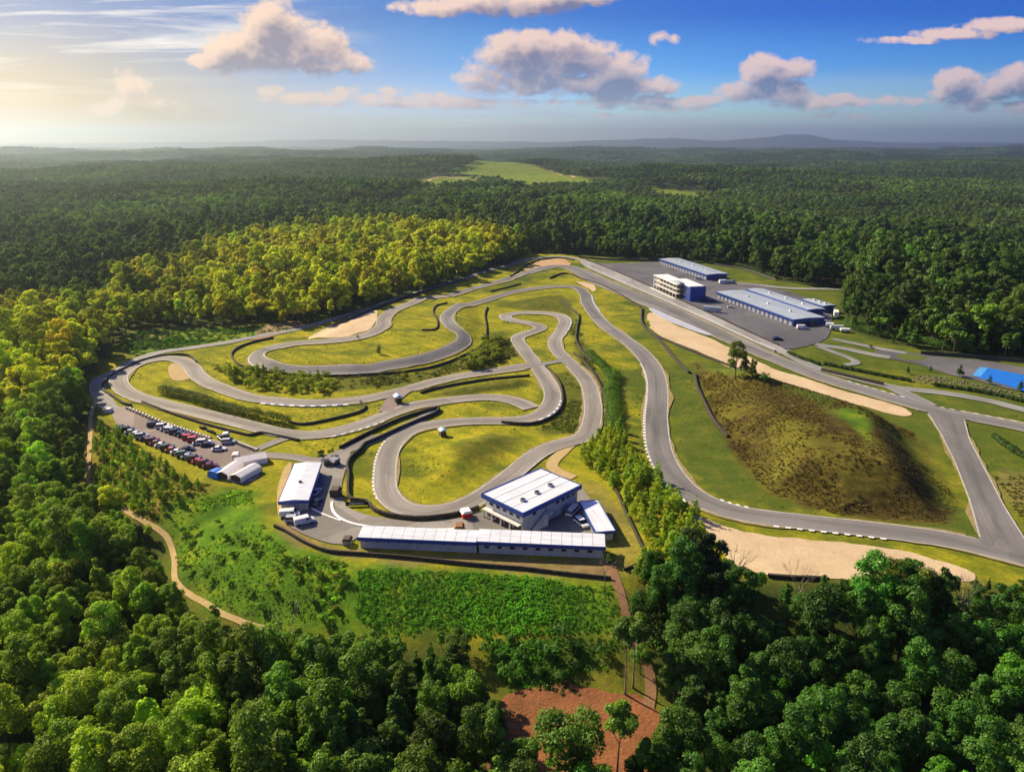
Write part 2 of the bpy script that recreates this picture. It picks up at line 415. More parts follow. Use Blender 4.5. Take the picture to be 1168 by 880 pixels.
# mown stripes and wheel scuffs
wv = N(nt, 'ShaderNodeTexWave', bands_direction='DIAGONAL'); wv.inputs['Scale'].default_value = .075; wv.inputs['Distortion'].default_value = 2.2; wv.inputs['Detail Scale'].default_value = .4; L(nt, pos, wv.inputs['Vector'])
col = mixc(nt, mth(nt, 'MULTIPLY', wv.outputs['Fac'], .26), col, (.08, .11, .012))
heath = ramp(nt, noise_n(nt, .13, 8, .7, vscale(nt, pos, (1, 1.6, 1)), dist=1.2), [(.32, (.020, .010, .008)), (.44, (.055, .028, .012)), (.53, (.075, .062, .012)), (.62, (.13, .085, .018)), (.78, (.22, .14, .035))])
hw = N(nt, 'ShaderNodeTexWave', bands_direction='Y'); hw.inputs['Scale'].default_value = .11; hw.inputs['Distortion'].default_value = 7; hw.inputs['Detail'].default_value = 4; hw.inputs['Detail Scale'].default_value = 1.4; L(nt, pos, hw.inputs['Vector'])
heath = mixc(nt, mth(nt, 'MULTIPLY', maprange(nt, hw.outputs['Fac'], .45, .1), .55), heath, (.022, .016, .008))
hg = noise_n(nt, .035, 4, .6, pos)
heath = mixc(nt, mth(nt, 'MULTIPLY', maprange(nt, hg, .45, .62), .6), heath, (.17, .165, .02))
col = mixc(nt, z1[1], col, heath)
lush = ramp(nt, nmid, [(.3, (.03, .10, .006)), (.5, (.085, .21, .010)), (.72, (.24, .32, .014))])
col = mixc(nt, z1[2], col, lush)
ls = ramp(nt, nmid, [(.3, (.09, .10, .01)), (.5, (.2, .18, .02)), (.7, (.3, .2, .05))])
col = mixc(nt, z2[2], col, ls)
dirtc = ramp(nt, noise_n(nt, .35, 6, .65, pos), [(.3, (.16, .11, .05)), (.6, (.30, .21, .10))])
col = mixc(nt, mth(nt, 'MULTIPLY', z2[0], maprange(nt, nmid, .3, .55, .6, 1), clamp=True), col, dirtc)
fl = ramp(nt, nmid, [(.3, (.022, .04, .012)), (.7, (.05, .075, .018))])
col = mixc(nt, z1[0], col, fl)
col = mixc(nt, mth(nt, 'MULTIPLY', maprange(nt, nfin, .42, .66), .55), col, (.05, .062, .010))
col = mixc(nt, mth(nt, 'MULTIPLY', maprange(nt, nvf, .5, .75), .25), col, (.35, .3, .09))
rg = N(nt, 'ShaderNodeAttribute', attribute_name='zone_b').outputs['Alpha']
rough_c = ramp(nt, noise_n(nt, .3, 6, .68, pos), [(.3, (.028, .045, .010)), (.5, (.075, .095, .014)), (.7, (.16, .13, .03))])
col = mixc(nt, mth(nt, 'MULTIPLY', rg, .85), col, rough_c)
L(nt, col, b.inputs['Base Color']); b.inputs['Roughness'].default_value = 1; b.inputs['Specular IOR Level'].default_value = .05
hh = mth(nt, 'ADD', mth(nt, 'MULTIPLY', nfin, .8), nmid)
bump(nt, b, hh, .55, .5)
M['ground'] = m
ground = np_mesh('ground', np.stack([gx, gy, gz], 1), fc, m, smooth=True, attrs={'zone_a': ('FLOAT_COLOR', Z1), 'zone_b': ('FLOAT_COLOR', Z2)})
tag(ground, 'rolling grass and forest ground of the whole valley', 'ground', kind='structure')

# distant blue hills
def hills(name, y0, prof, depth, label):
    xs = np.linspace(prof[0][0], prof[-1][0], 120); hs = np.interp(xs, [p[0] for p in prof], [p[1] for p in prof])
    hs = hs*(1+.10*fbm(xs*.004, xs*0+1.7, 4))+18*fbm(xs*.0025, xs*0+4.2, 3)*np.minimum(1, hs/60)
    ts = np.linspace(-1, 1, 25)
    v = []
    for t in ts:
        for x, h in zip(xs, hs):
            v.append((x, y0+t*depth, -25+(h+25)*max(0, 1-t*t)*(1+.12*float(fbm(np.array(x*.003), np.array(t*3), 3)))))
    n = len(xs); f = [(a*n+q, a*n+q+1, (a+1)*n+q+1, (a+1)*n+q) for a in range(len(ts)-1) for q in range(n-1)]
    m = M.get('hill') or mat_soil('hill_forest', (.03, .05, .02), (.05, .08, .03), .004)
    M['hill'] = m
    return tag(np_mesh(name, np.array(v), np.array(f), m, smooth=True), label, 'hills', kind='structure')
def hx(px, y): return (px-584)/F*y*1.0
Y1 = 15500
def hh_(py): return CAMZ+(162.2-py)/F*Y1
hills('hills', Y1, [(hx(560,Y1), 40), (hx(640,Y1), hh_(162)), (hx(700,Y1), hh_(159)), (hx(760,Y1), hh_(157.5)), (hx(800,Y1), hh_(160.5)), (hx(840,Y1), hh_(158.5)), (hx(878,Y1), hh_(154.5)),
      (hx(900,Y1), hh_(155)), (hx(930,Y1), hh_(160)), (hx(965,Y1), hh_(160.5)), (hx(1010,Y1), hh_(163)), (hx(1100,Y1), hh_(164)), (hx(1230,Y1), 40)], 1100, 'blue wooded hills with a low peak on the horizon')
Y2 = 18500
hills('hills', Y2, [(hx(-60,Y2), 60), (hx(150,Y2), CAMZ-10), (hx(300,Y2), CAMZ+20), (hx(380,Y2), CAMZ+70), (hx(440,Y2), CAMZ+50), (hx(520,Y2), CAMZ+40), (hx(600,Y2), CAMZ+10), (hx(900,Y2), CAMZ+10), (hx(1240,Y2), CAMZ-20)], 900,
      'faint long ridge on the horizon under the pale sky')

# ---------------------------------------------------------------- roads
ROADS = []
LIFT = [0.08]
def spline(pts, closed=False, step=2.0):
    p = np.asarray(pts, float)[:, :2]
    n = len(p)
    if closed: q = np.vstack([p[-1], p, p[0], p[1]])
    else: q = np.vstack([2*p[0]-p[1], p, 2*p[-1]-p[-2]])
    out = []
    for i in range(n if closed else n-1):
        a, b_, c, d = q[i], q[i+1], q[i+2], q[i+3]
        k = max(2, int(np.linalg.norm(c-b_)/step))
        t = np.linspace(0, 1, k, endpoint=False)[:, None]
        out.append(.5*((2*b_)+(-a+c)*t+(2*a-5*b_+4*c-d)*t*t+(-a+3*b_-3*c+d)*t**3))
    out = np.vstack(out)
    if not closed: out = np.vstack([out, p[-1]])
    for _ in range(3):      # relax hand-traced kinks
        s = out.copy()
        if closed: s = .25*np.roll(out, 1, 0)+.5*out+.25*np.roll(out, -1, 0)
        else: s[1:-1] = .25*out[:-2]+.5*out[1:-1]+.25*out[2:]
        out = s
    return out
def normals(c, closed=False):
    if closed: t = np.roll(c, -1, 0)-np.roll(c, 1, 0)
    else: t = np.gradient(c, axis=0)
    t = t/(np.linalg.norm(t, axis=1)[:, None]+1e-9)
    return np.stack([-t[:, 1], t[:, 0]], 1)
def lift_of(x, y, base): return H(x, y)+base+.00035*np.hypot(x, y)
def strip(name, c, n, o0, o1, mat, lift, parent=None, closed=False, cols=2, mats=None):
    s = np.concatenate([[0], np.cumsum(np.linalg.norm(np.diff(c, axis=0), axis=1))])
    k = len(c); us = np.linspace(0, 1, cols)
    o0 = np.broadcast_to(o0, (k,)); o1 = np.broadcast_to(o1, (k,))
    off = o0[:, None]*(1-us)+o1[:, None]*us
    X = c[:, 0, None]+n[:, 0, None]*off; Y = c[:, 1, None]+n[:, 1, None]*off
    Zz = lift_of(X, Y, lift)
    v = np.stack([X, Y, Zz], -1).reshape(-1, 3); uv = np.stack([off, np.broadcast_to(s[:, None], off.shape)], -1).reshape(-1, 2)
    kk = k if closed else k-1
    a, b_ = np.meshgrid(np.arange(kk), np.arange(cols-1), indexing='ij'); a2 = (a+1) % k
    f = np.stack([a*cols+b_, a2*cols+b_, a2*cols+b_+1, a*cols+b_+1], -1).reshape(-1, 4)
    return np_mesh(name, v, f, mat, parent=parent, uv=uv, smooth=True)
def road(name, px, width, mat, label, cat='road', closed=False, world=None, edge=True):
    pts = P(px)[:, :2] if world is None else world
    c = spline(pts, closed); n = normals(c, closed)
    w = width if np.isscalar(width) else np.interp(np.linspace(0, 1, len(c)), np.linspace(0, 1, len(width)), width)
    lift = LIFT[0]; LIFT[0] += .005
    # shoulders wander a little, as real tarmac edges do
    wob = .4*fbm(c[:, 0]*.15, c[:, 1]*.15, 3)
    o = strip(name, c, n, -w/2+wob, w/2+wob, mat, lift, closed=closed, cols=7)
    tag(o, label, cat, kind='structure')
    ROADS.append(dict(o=o, c=c, n=n, w=w, closed=closed, edge=edge, lift=lift, px=px))
    return ROADS[-1]
def area(name, px, mat, label, cat, smooth_=True, world=None, kind='structure', ragged=0):
    pts = P(px)[:, :2] if world is None else world
    c = spline(pts, True, 2.5) if smooth_ else np.asarray(pts)
    if ragged: c = c+normals(c, True)*(ragged*fbm(c[:, 0]*.16+5, c[:, 1]*.16, 4))[:, None]
    lift = LIFT[0]; LIFT[0] += .005
    from mathutils.geometry import delaunay_2d_cdt
    x0, y0 = c.min(0); x1, y1 = c.max(0)
    st = max(2.0, math.hypot(x0+x1, y0+y1)/2*.008)
    g = np.array([(x, y) for x in np.arange(x0, x1, st) for y in np.arange(y0, y1, st)]) if x1-x0 > st else np.zeros((0, 2))
    if len(g): g = g[sdf(c, g[:, 0], g[:, 1]) > st*.4]
    allp = np.vstack([c, g]); k = len(c)
    vs, _, fs, *_ = delaunay_2d_cdt([Vector(p) for p in allp], [], [list(range(k))], 1, 1e-4)
    vv = np.array([(q.x, q.y) for q in vs]); zz = lift_of(vv[:, 0], vv[:, 1], lift)
    f = np.array([t for t in fs if len(t) == 3])
    o = np_mesh(name, np.column_stack([vv, zz]), f, mat, uv=vv, smooth=True)
    tag(o, label, cat, kind=kind)
    return o

M['redpath'] = mat_soil('reddish_path', (.20, .115, .06), (.29, .17, .09), .3)
M['verge'] = mat_soil('worn_verge', (.20, .16, .06), (.33, .27, .13), .5, 1, .4, (.12, .12, .02))
M['turf'] = mat_soil('turf', (.07, .11, .015), (.12, .15, .025), .3, 1, .4, (.05, .07, .01))
# soft ground patches first (lowest), tarmac above them
area('gravel_trap', [(597,309.5),(607,303),(615,298),(636,295),(644,296),(651,302.6),(633,304.7),(615,307),(601,311)], M['gravel_red'], 'small reddish gravel trap at the far end of the circuit', 'gravel trap', ragged=1.6)
area('gravel_trap', [(352,387),(358,381),(380,371),(405,360),(425,354.5),(431,359),(427,371),(411,380),(380,386)], M['gravel'], 'pale gravel trap inside the upper left perimeter road', 'gravel trap', ragged=1.6)
area('gravel_trap', [(739,357),(742,373),(756,385),(777,393),(803,405),(833,420),(880,437),(941,452),(983,463),(1018,473),(1040,475.5),(1042,471),(1028,463.4),(991,453.6),(954,443.7),(917,431),(880,420),(849,403.6),(828,394.6),(808,385.6),(785,376.6),(764,367.6),(746,357)], M['gravel'], 'long pale gravel trap beside the main straight', 'gravel trap', ragged=1.6)
area('gravel_trap', [(785,583),(812,597),(850,607),(900,614),(960,619),(1000,624),(1040,630),(1080,640),(1106,650),(1117,658),(1105,664),(1050,663),(960,659),(900,658),(860,653),(838,646),(822,625),(800,600)], M['gravel'], 'large pale gravel trap below the lower right bend', 'gravel trap', ragged=1.6)
area('gravel_trap', [(657,321.5),(674,323.5),(680,328),(678,333),(671,329)], M['gravel'], 'tiny sandy run-off outside the far bend', 'gravel trap', ragged=1.6)
area('dirt_patch', [(195,414),(212,414),(219,432),(200,436),(192,425)], M['path'], 'bare sandy patch inside the left hairpin', 'dirt')
area('dirt_patch', [(285,388),(300,373),(335,366),(345,372),(310,384)], M['dirt'], 'bare brown earth beside the upper left road', 'dirt')
area('dirt_patch', [(318,592),(316,560),(326,530),(334,527),(321,575),(322,592)], M['path'], 'strip of bare sandy soil left of the white roofed shed', 'dirt')
area('clay_clearing', [(578,791),(600,781),(620,777),(647,781),(674,791),(722,798),(743,818),(752,850),(757,885),(770,930),(550,930),(562,870),(568,825)], M['red'], 'red clay clearing among the trees at the bottom', 'clearing', ragged=5)
road('dirt_path', [(112,452),(104,475),(103,498),(102,545),(114,561.5),(141,581),(168.5,597),(185,605),(196,622),(199,640),(199,662),(211,675),(233,686),(262,705),(302,717)], 1.5, M['path'], 'narrow dirt path winding down the left slope', 'path', edge=False)
road('dirt_path', [(692,638),(700,655),(708,680),(714,700),(718,722),(735,748),(744,780),(738,806)], [3.8, 2.6, 2.0, 2.0, 2.2, 2.5], M['redpath'], 'reddish dirt path running down from the long garage', 'path', edge=False)
road('dirt_path', [(655,503),(640,517),(628,533),(655,545)], 4, M['path'], 'short sandy link from the track to the office', 'path', edge=False)
area('upper_paddock', [(673,299.5),(688,301),(730,300),(752,299),(790,303),(815,318),(835,322),(864,325.5),(900,333),(935,346),(946.6,354.8),(949,358.6),(946.6,380),(938,389),(920,395),(900,398.5),(890,397),(867,384),(803,356),(764,339.5),(725.7,322.5),(700,311)], M['dark_lot'], 'dark asphalt paddock around the blue garages', 'paddock')
road('service_road', [(838,323),(864,325),(900,329),(957,330),(1010,331)], 7, M['lane'], 'grey road behind the blue garages', 'road', edge=False)
area('skid_pad', [(1003,399),(1040,403),(1077,408),(1127,412),(1168,420),(1215,428),(1225,462),(1168,447),(1140,442),(1114,434),(1085,428.5),(1067,422),(1040,414),(1015,410),(998,405)], M['dark_lot'], 'grey skid pad at the right edge', 'skid pad')
area('grass_island', [(1019,406),(1026,403.5),(1045,405),(1062,408.5),(1050,411),(1032,411)], M['turf'], 'small grass island in the skid pad', 'grass island')
area('parking_lot', [(128,466),(145,463),(171,480),(200,488),(231.5,499),(262,506),(292,513.5),(297,524.5),(299,540),(290,551),(272,553),(250,545),(237,534.5),(209.6,523.5),(171,508.5),(135.6,487)], M['lot'], 'pinkish asphalt car park inside the left bend', 'car park')
area('paddock_apron', [(358,528),(386,516),(400,511),(398,527),(392,542),(389,566),(394,578),(410,586),(450,593),(475,596),(501,595),(530,590),(548,583),(600,575),(652,548),(664,556),(692,602),(690,618),(560,614),(411,609),(404,622),(380,622),(356,614),(335,604),(316,590),(335,582),(352,574)], M['apron'], 'worn asphalt apron around the pit office', 'apron')
# lanes
road('perimeter_road', [(128,468),(114,451),(112,435),(133,424),(155,411.6),(182,402),(223,396.6),(264,390),(292,384),(333,377),(374,366),(421,352),(462,338),(517,322),(556,309),(580,303),(598,297),(616,294),(640,293),(663,297),(700,311)], 6.0, M['lane'], 'narrow grey service road round the outside of the circuit', 'road', edge=False)
road('service_lane', [(292,518),(338,522),(362,526),(395,514),(440,497),(498,469)], 4.5, M['track_pale'], 'narrow pale lane from the car park to the upper infield', 'lane', edge=False)
road('service_lane', [(292,513),(325,500),(345,497)], 4, M['track_pale'], 'short pale lane joining the car park and the track', 'lane', edge=False)
road('service_lane', [(398,512),(425,500),(430,497)], 4, M['track_pale'], 'short pale lane behind the black barrier', 'lane', edge=False)
road('service_lane', [(893,399),(905,408),(937,421.5),(1008,439.5),(1040,444.5),(1077,448.6),(1126,457),(1168,468),(1230,483)], 6, M['lane'], 'grey pit exit lane parallel to the main straight', 'lane', edge=False)
road('service_lane', [(1016,441),(1038,452),(1060,463)], 7, M['lane'], 'grey link between the pit exit lane and the main straight', 'lane', edge=False)
road('service_lane', [(930,393),(966,398.5),(998,405.5),(1015,408)], 6, M['lane'], 'grey lane from the paddock to the skid pad', 'lane', edge=False)
road('service_lane', [(949,387),(978.6,393),(1003,398),(1033,403)], 5, M['lane'], 'upper grey lane beside the forest edge', 'lane', edge=False)
road('service_lane', [(933,395.6),(954,403),(971,409.5),(978,415),(964,416.5)], 4, M['lane'], 'short hooked grey lane on the grass bank', 'lane', edge=False)
area('pit_lane', [(664,297.5),(700,309.5),(751,332),(803,355.5),(854,379.5),(894,398),(900,406),(890,404),(854,389),(803,365),(751,341.5),(700,319.5),(668,305)], M['concrete'], 'pale concrete pit lane beside the main straight', 'pit lane')
# race track
road('dirt_path', [(487,207.5),(494,204),(503,202.5),(515,203),(527,204),(541,206),(548,208.5)], 11, M['path'], 'pale sandy track curving over the far meadow', 'path', edge=False)
road('dirt_path', [(590,191),(612,193),(634,197),(655,203)], 10, M['path'], 'sandy track along the top of the far meadow', 'path', edge=False)
t_main = road('race_track', [(511,338),(535,331),(560,324),(586,316),(611,308.8),(634,304),(655,307),(688,323),(740,344.5),(791,367.6),(842,391),(880,408),(917,423),(954,436),(1028,457.5),(1067,468.5),(1102,475),(1168,488),(1240,505)],
     [7, 7, 8, 10, 12, 15, 17, 17, 17, 16, 13, 11, 10, 10, 10, 10], M['track'], 'main straight of grey asphalt down the right side', 'race track')
t_low = road('race_track', [(305.5,398.5),(292,405),(296,413),(319,421),(360,423.5),(420,422.6),(435,418.5),(476,411),(509,401),(527,392),(529,383),(517,374),(509,363),(517,353.4),(533,348),(555,342.5),(583,334),(613,329),(640,327),(657,328.5),(667,336),(670.5,347),(686,367.6),(706.4,383),(727,398.4),(742,416),(749,434),(750,455),(748.5,480),(753,516),(771,548),(798,570),(843,586),(911,595),(979,602.5),(1047,611),(1092,618),(1168,637),(1240,655)],
     [7.6, 7.6, 7.6, 7.8, 8, 8.8, 8.8, 8.8, 9], M['track'], 'long sweeping asphalt track from the upper loop to the lower right', 'race track')
t_up = road('race_track', [(305.5,398.5),(333,392.5),(374,389.7),(398,387),(421,382),(436,373),(438,364),(448,354.5),(470,346),(490,340.5),(511,338)], 8, M['track_pale'], 'curving pale track along the top of the upper loop', 'race track')
t_link = road('race_track', [(1077,471),(1090,500),(1105,530),(1124,572),(1144,616),(1150,628)], [13, 9, 8.5, 9, 12], M['track'], 'straight asphalt link between the upper and lower right tracks', 'race track')
t_hp = road('race_track', [(610,416),(585.5,420.5),(544,426.5),(503,434),(462,445),(421,455),(385,459),(346.6,459.8),(319,458),(292,455.5),(270,450),(245,440),(226,429.5),(218,418.5),(207,411.5),(188,409),(160,414),(138,427),(136,438),(149,450),(182,460),(223,470),(264,480.5),(305.5,491),(341,497),(374,495),(401,488),(421,482),(457,467.5),(476,462),(517,456.5),(558,453.5),(588,458),(607,466)],
     7.5, M['track_pale'], 'pale track looping round the left hairpin', 'race track')
t_in = road('race_track', [(654,418),(670,437),(676.5,464),(674,485),(666,499),(648,504.5),(627,511),(607,522),(577,547),(545,569),(516,581),(482,584.5),(455,578),(441,563),(439,544),(442,520),(453,501),(476,488),(511,482.5),(550,480.5),(588,480),(613,475),(627,463),(630,448),(622,432),(611,416),(599,401),(590,388),(595,383),(612,377.5),(618,374),(606,369.5),(588,366.5),(577,363),(579,359.5),(599,357),(630,358.5),(644,365),(640,378),(633,389),(636,401)],
     7.2, M['track_pale'], 'twisting infield track with hairpins in the middle', 'race track', closed=True)
road('service_lane', [(464,444),(450,455),(440,470)], 6, M['lot'], 'brown crossover between two parallel tracks', 'lane', edge=False)
road('service_lane', [(611,417),(630,414),(645,411)], 4, M['lane'], 'short link across the hairpin neck', 'lane', edge=False)

def in_other(road_, x, y, extra=.3):
    m_ = np.zeros(x.shape, bool)
    for q in ROADS:
        if q is road_: continue
        c = q['c'][::2]; w = np.broadcast_to(q['w'], (len(q['c']),))[::2]
        d = np.hypot(x[:, None]-c[None, :, 0], y[:, None]-c[None, :, 1])
        k = d.argmin(1); m_ |= d[np.arange(len(x)), k] < w[k]/2+extra
    return m_
def runs(mask):
    out, s = [], None
    for i, t in enumerate(mask):
        if t and s is None: s = i
        if (not t or i == len(mask)-1) and s is not None:
            if i-s > 3: out.append((s, i+(1 if t else 0)))
            s = None
    return out
for q in ROADS:
    if not q['edge']: continue
    for sgn in (-1, 1):
        w = np.broadcast_to(q['w'], (len(q['c']),)); e = q['c']+q['n']*(sgn*(w/2-.25))[:, None]
        ok = ~in_other(q, e[:, 0], e[:, 1])
        for s, t in runs(ok):
            strip('edge_line', q['c'][s:t], q['n'][s:t], sgn*(w[s:t]/2-.45), sgn*(w[s:t]/2-.02), M['line'], q['lift']+.03, parent=q['o'])
for q in list(ROADS):        # worn sandy verge showing past the tarmac edge here and there
    if not q['edge']: continue
    for sgn in (-1, 1):
        w = np.broadcast_to(q['w'], (len(q['c']),)); e = q['c']+q['n']*(sgn*(w/2+.8))[:, None]
        ok = ~in_other(q, e[:, 0], e[:, 1], 1.8)
        wd_ = np.clip(.55+2.2*fbm(e[:, 0]*.06+sgn*7, e[:, 1]*.06, 4), .05, 2.2)
        for s, t in runs(ok):
            strip('verge', q['c'][s:t], q['n'][s:t], sgn*(w[s:t]/2-.6), sgn*(w[s:t]/2+wd_[s:t]), M['verge'], q['lift']-.003, parent=q['o'])
def kerb(q, a, b_, side, width=1.1, mats=('white', 'kerb_blue'), seg=2, out=.1, label=None):
    """kerb blocks along a track between the points nearest photo pixels a and b_"""
    pa, pb = P([a, b_])[:, :2]; c = q['c']
    i = np.hypot(*(c-pa).T).argmin(); j = np.hypot(*(c-pb).T).argmin()
    if i > j: i, j = j, i
    w = np.broadcast_to(q['w'], (len(c),)); mb = MB()
    pts = c[i:j+1]; nn = q['n'][i:j+1]; ww = w[i:j+1]/2
    s = np.concatenate([[0], np.cumsum(np.linalg.norm(np.diff(pts, axis=0), axis=1))])
    T = np.arange(0, s[-1]-seg, seg)
    for k, t in enumerate(T):
        m_ = k % 2
        if mats[m_] is None: continue
        ps = []
        for tt in (t+.05, t+seg-.05):
            x = [np.interp(tt, s, pts[:, 0]), np.interp(tt, s, pts[:, 1])]; n0 = [np.interp(tt, s, nn[:, 0]), np.interp(tt, s, nn[:, 1])]
            w0 = np.interp(tt, s, ww)
            for o in (w0-.15, w0-.15+width*.55): ps.append((x[0]+side*n0[0]*o, x[1]+side*n0[1]*o))
        ps = [Vector((x, y, float(lift_of(x, y, q['lift']+.05)))) for x, y in (ps[0], ps[1], ps[3], ps[2])]
        lo = [p-Vector((0, 0, .06)) for p in ps]
        mb.poly(ps, m_)
        for e in range(4): mb.quad(lo[e], lo[(e+1) % 4], ps[(e+1) % 4], ps[e], m_)
    o = mb.build('kerb', [M[x or 'white'] for x in mats], q['o'])
    if label: o['label'] = label
    return o
WB = ('white', 'kerb_blue'); WG = ('white', None)
kerb(t_low, (742,416), (800,572), -1, 1.3, WG, 1.5)
kerb(t_low, (880,596), (1018,618), -1, 1.4, WG, 1.5)
kerb(t_low, (820,570), (860,582), 1, 1.3, WG, 1.5)
kerb(t_low, (668,337), (676,355), 1, 1.6, WB, 2)
kerb(t_in, (452,503), (441,568), 1, .9, WG, 1.3)
kerb(t_in, (637,360), (640,378), 1, 1.2, WB, 1.6)
kerb(t_in, (577,360), (584,367), 1, 1.2, WB, 1.4)
kerb(t_in, (594,386), (612,378), 1, 1.0, WB, 1.4)
kerb(t_in, (632,455), (610,478), -1, 1.4, WB, 2)
kerb(t_hp, (305,457), (400,459), 1, 2.0, WB, 2)
kerb(t_hp, (376,495), (430,480), -1, 1.0, WB, 1.6)
kerb(t_main, (960,437), (1030,457), 1, .9, WB, 2)
kerb(t_main, (1070,466), (1160,486), 1, .9, WG, 2)
# long striped run-off beside the main straight
q = t_main
pa, pb = P([(742,352), (813,384)])[:, :2]; i = np.hypot(*(q['c']-pa).T).argmin(); j = np.hypot(*(q['c']-pb).T).argmin()
w = np.broadcast_to(q['w'], (len(q['c']),)); sl = slice(i, j); env = np.sin(np.linspace(.15, math.pi-.15, j-i))**.5
for k in range(7):
    o = strip('kerb', q['c'][sl], q['n'][sl], -(w[sl]/2-1.0+(k+.04)*1.0*env), -(w[sl]/2-1.0+(k+.96)*1.0*env), M[('white', 'kerb_blue')[k % 2]], q['lift']+.15, parent=q['o'])
# ---------------------------------------------------------------- barriers, walls, fences, hedges
M['barrier'] = mat_plain('weathered_tyre_wall', (.045, .037, .03), .9, var=.6, scale=1.2)
M['fence'] = mat_plain('dark_fence', (.06, .055, .05), .8, var=.4)
def wall_run(name, px, h, t, mat, label, cat, posts=None, cap=None, closed=False):
    c = spline(P(px)[:, :2], closed, 1.5); n = normals(c, closed)
    z = H(c[:, 0], c[:, 1])
    jit = .06*np.array([rng.uniform(-1, 1) for _ in c])
    prof = [(-t/2, -.3), (-t/2, h*.9), (-t/3, h), (t/3, h), (t/2, h*.9), (t/2, -.3)]
    k = len(prof)
    V = np.stack([np.column_stack([c[:, 0]+n[:, 0]*a, c[:, 1]+n[:, 1]*a, z+zz+(jit if zz > 0 else 0)]) for a, zz in prof], 1).reshape(-1, 3)
    a, b_ = np.meshgrid(np.arange(len(c)-1), np.arange(k-1), indexing='ij')
    f = np.stack([a*k+b_, (a+1)*k+b_, (a+1)*k+b_+1, a*k+b_+1], -1).reshape(-1, 4)
    o = np_mesh(name, V, f[:, ::-1], mat)
    tag(o, label, cat)
    if cap:
        v = np.stack([np.column_stack([c[:, 0]+n[:, 0]*a, c[:, 1]+n[:, 1]*a, z+h+.07+jit*0+.03]) for a in (-t*.6, t*.6)], 1).reshape(-1, 3)
        f = np.array([(2*i, 2*i+2, 2*i+3, 2*i+1) for i in range(len(c)-1)])
        np_mesh('cap', v, f[:, ::-1], cap, parent=o)
    return o
TW = 'tyre_wall'
wall_run(TW, [(150,463),(141,461),(128,452),(118,446),(118,438),(127,429),(136,424),(160,412.5),(185,406.5),(209,405),(219,408),(224,414)], 1.1, .8, M['barrier'], 'black tyre wall curving round the left hairpin', 'tyre wall')
wall_run(TW, [(312,386),(292,390),(272,397),(264,405),(268,412),(275,418),(308,425.5),(374,429.5),(448,426),(500,417.5),(541,400),(552,391),(555,376),(553,360),(556,351)], 1.1, .7, M['barrier'], 'long black tyre wall round the raised upper loop', 'tyre wall')
wall_run(TW, [(190,446.5),(210,446.5),(226,449.5),(240,455),(253,461)], 1.0, .7, M['barrier'], 'short tyre wall above the clipped hedge', 'tyre wall')
wall_run(TW, [(330,482),(346,485),(380,478.5),(412,470),(417,464),(411,459)], 1.0, .7, M['barrier'], 'tyre wall ending beside the brown crossover', 'tyre wall')
wall_run(TW, [(162,459.5),(201,474),(240,486),(281,496.5),(289,497.5),(296,494),(341,503)], 1.0, .7, M['barrier'], 'tyre wall between the car park and the left track', 'tyre wall')
wall_run(TW, [(388,512),(425,493),(462,477),(500,466)], 1.3, .8, M['barrier'], 'upper tyre wall of the sloping infield lane', 'tyre wall')
wall_run(TW, [(501,467),(498,472),(465,486),(430,502),(414,508.5),(413,513.5),(400,523),(397,529),(396,536),(398,541),(397,566),(403,573),(419,572),(424,581),(433,586.5),(450,590.3),(474,593.3),(501,591.5),(527,587),(546,581)], 1.4, .8, M['barrier'], 'lower tyre wall wrapping the infield bend above the apron', 'tyre wall')
wall_run(TW, [(572,483),(600,485),(616,482.5),(633,474),(641.5,461),(639,440),(629,424.7),(622,419)], 1.2, .8, M['barrier'], 'tyre wall outside the middle hairpin', 'tyre wall')
wall_run(TW, [(480,449),(500,443),(555,433.5),(604,429)], 1.0, .7, M['barrier'], 'tyre wall on the bank inside the hairpin', 'tyre wall')
wall_run(TW, [(639.6,342),(650,352),(660,360),(658,375),(657,388),(663,400),(670.5,409),(676,413)], 1.1, .8, M['barrier'], 'tyre wall bending down between the two central tracks', 'tyre wall')
wall_run(TW, [(655,403.6),(667,415),(679,430),(690,453),(691.5,470),(691,487)], 1.1, .8, M['barrier'], 'tyre wall right of the infield track by the green bank', 'tyre wall')
wall_run(TW, [(627,318),(647,312.5),(665,319),(688,326),(722,345),(731,352)], 1.1, .8, M['barrier'], 'tyre wall along the left edge of the main straight', 'tyre wall')
wall_run(TW, [(732,352),(732,368),(741,380),(750,387),(771,411),(786,426)], 1.2, 1.0, M['barrier'], 'dark barrier running down the grass below the gravel', 'barrier')
wall_run(TW, [(748,384),(763,390),(781,398),(819,413),(846,424)], 1.2, .7, M['barrier'], 'tyre wall along the edge of the long gravel trap', 'tyre wall')
wall_run(TW, [(792.5,427),(795,440),(800,452),(814,480),(830,499)], 1.1, .8, M['barrier'], 'tyre wall along the left foot of the brown hill', 'tyre wall')
wall_run(TW, [(560,333),(594,324.3)], 1.0, .7, M['barrier'], 'short tyre wall on the far grass island', 'tyre wall')
wall_run(TW, [(582,316),(598,304),(616,297),(636,294.5),(655,297)], 1.3, .8, M['barrier'], 'tyre wall round the far gravel trap', 'tyre wall')
wall_run(TW, [(937,423),(970,431),(1007,439.5)], 1.6, 1.2, M['barrier'], 'thick black tyre wall on the bank right of the straight', 'tyre wall')
wall_run(TW, [(481,377),(497,376),(499,366),(494,356),(498,349),(510,346)], .9, .7, M['barrier'], 'low tyre wall inside the upper loop', 'tyre wall')
wall_run('retaining_wall', [(313,601),(325,606),(347,619.5),(374,630),(400,632),(440,635),(482,639),(510,642),(545,645.5),(600,650),(640,655),(697,661)], 1.0, .5, M['barrier'], 'low dark edging wall along the top of the green field', 'wall')
wall_run('retaining_wall', [(697,548),(716,590),(733,626),(738,634),(727,645),(712,651)], .9, .5, M['barrier'], 'low dark wall between the grass bank and the young trees', 'wall')
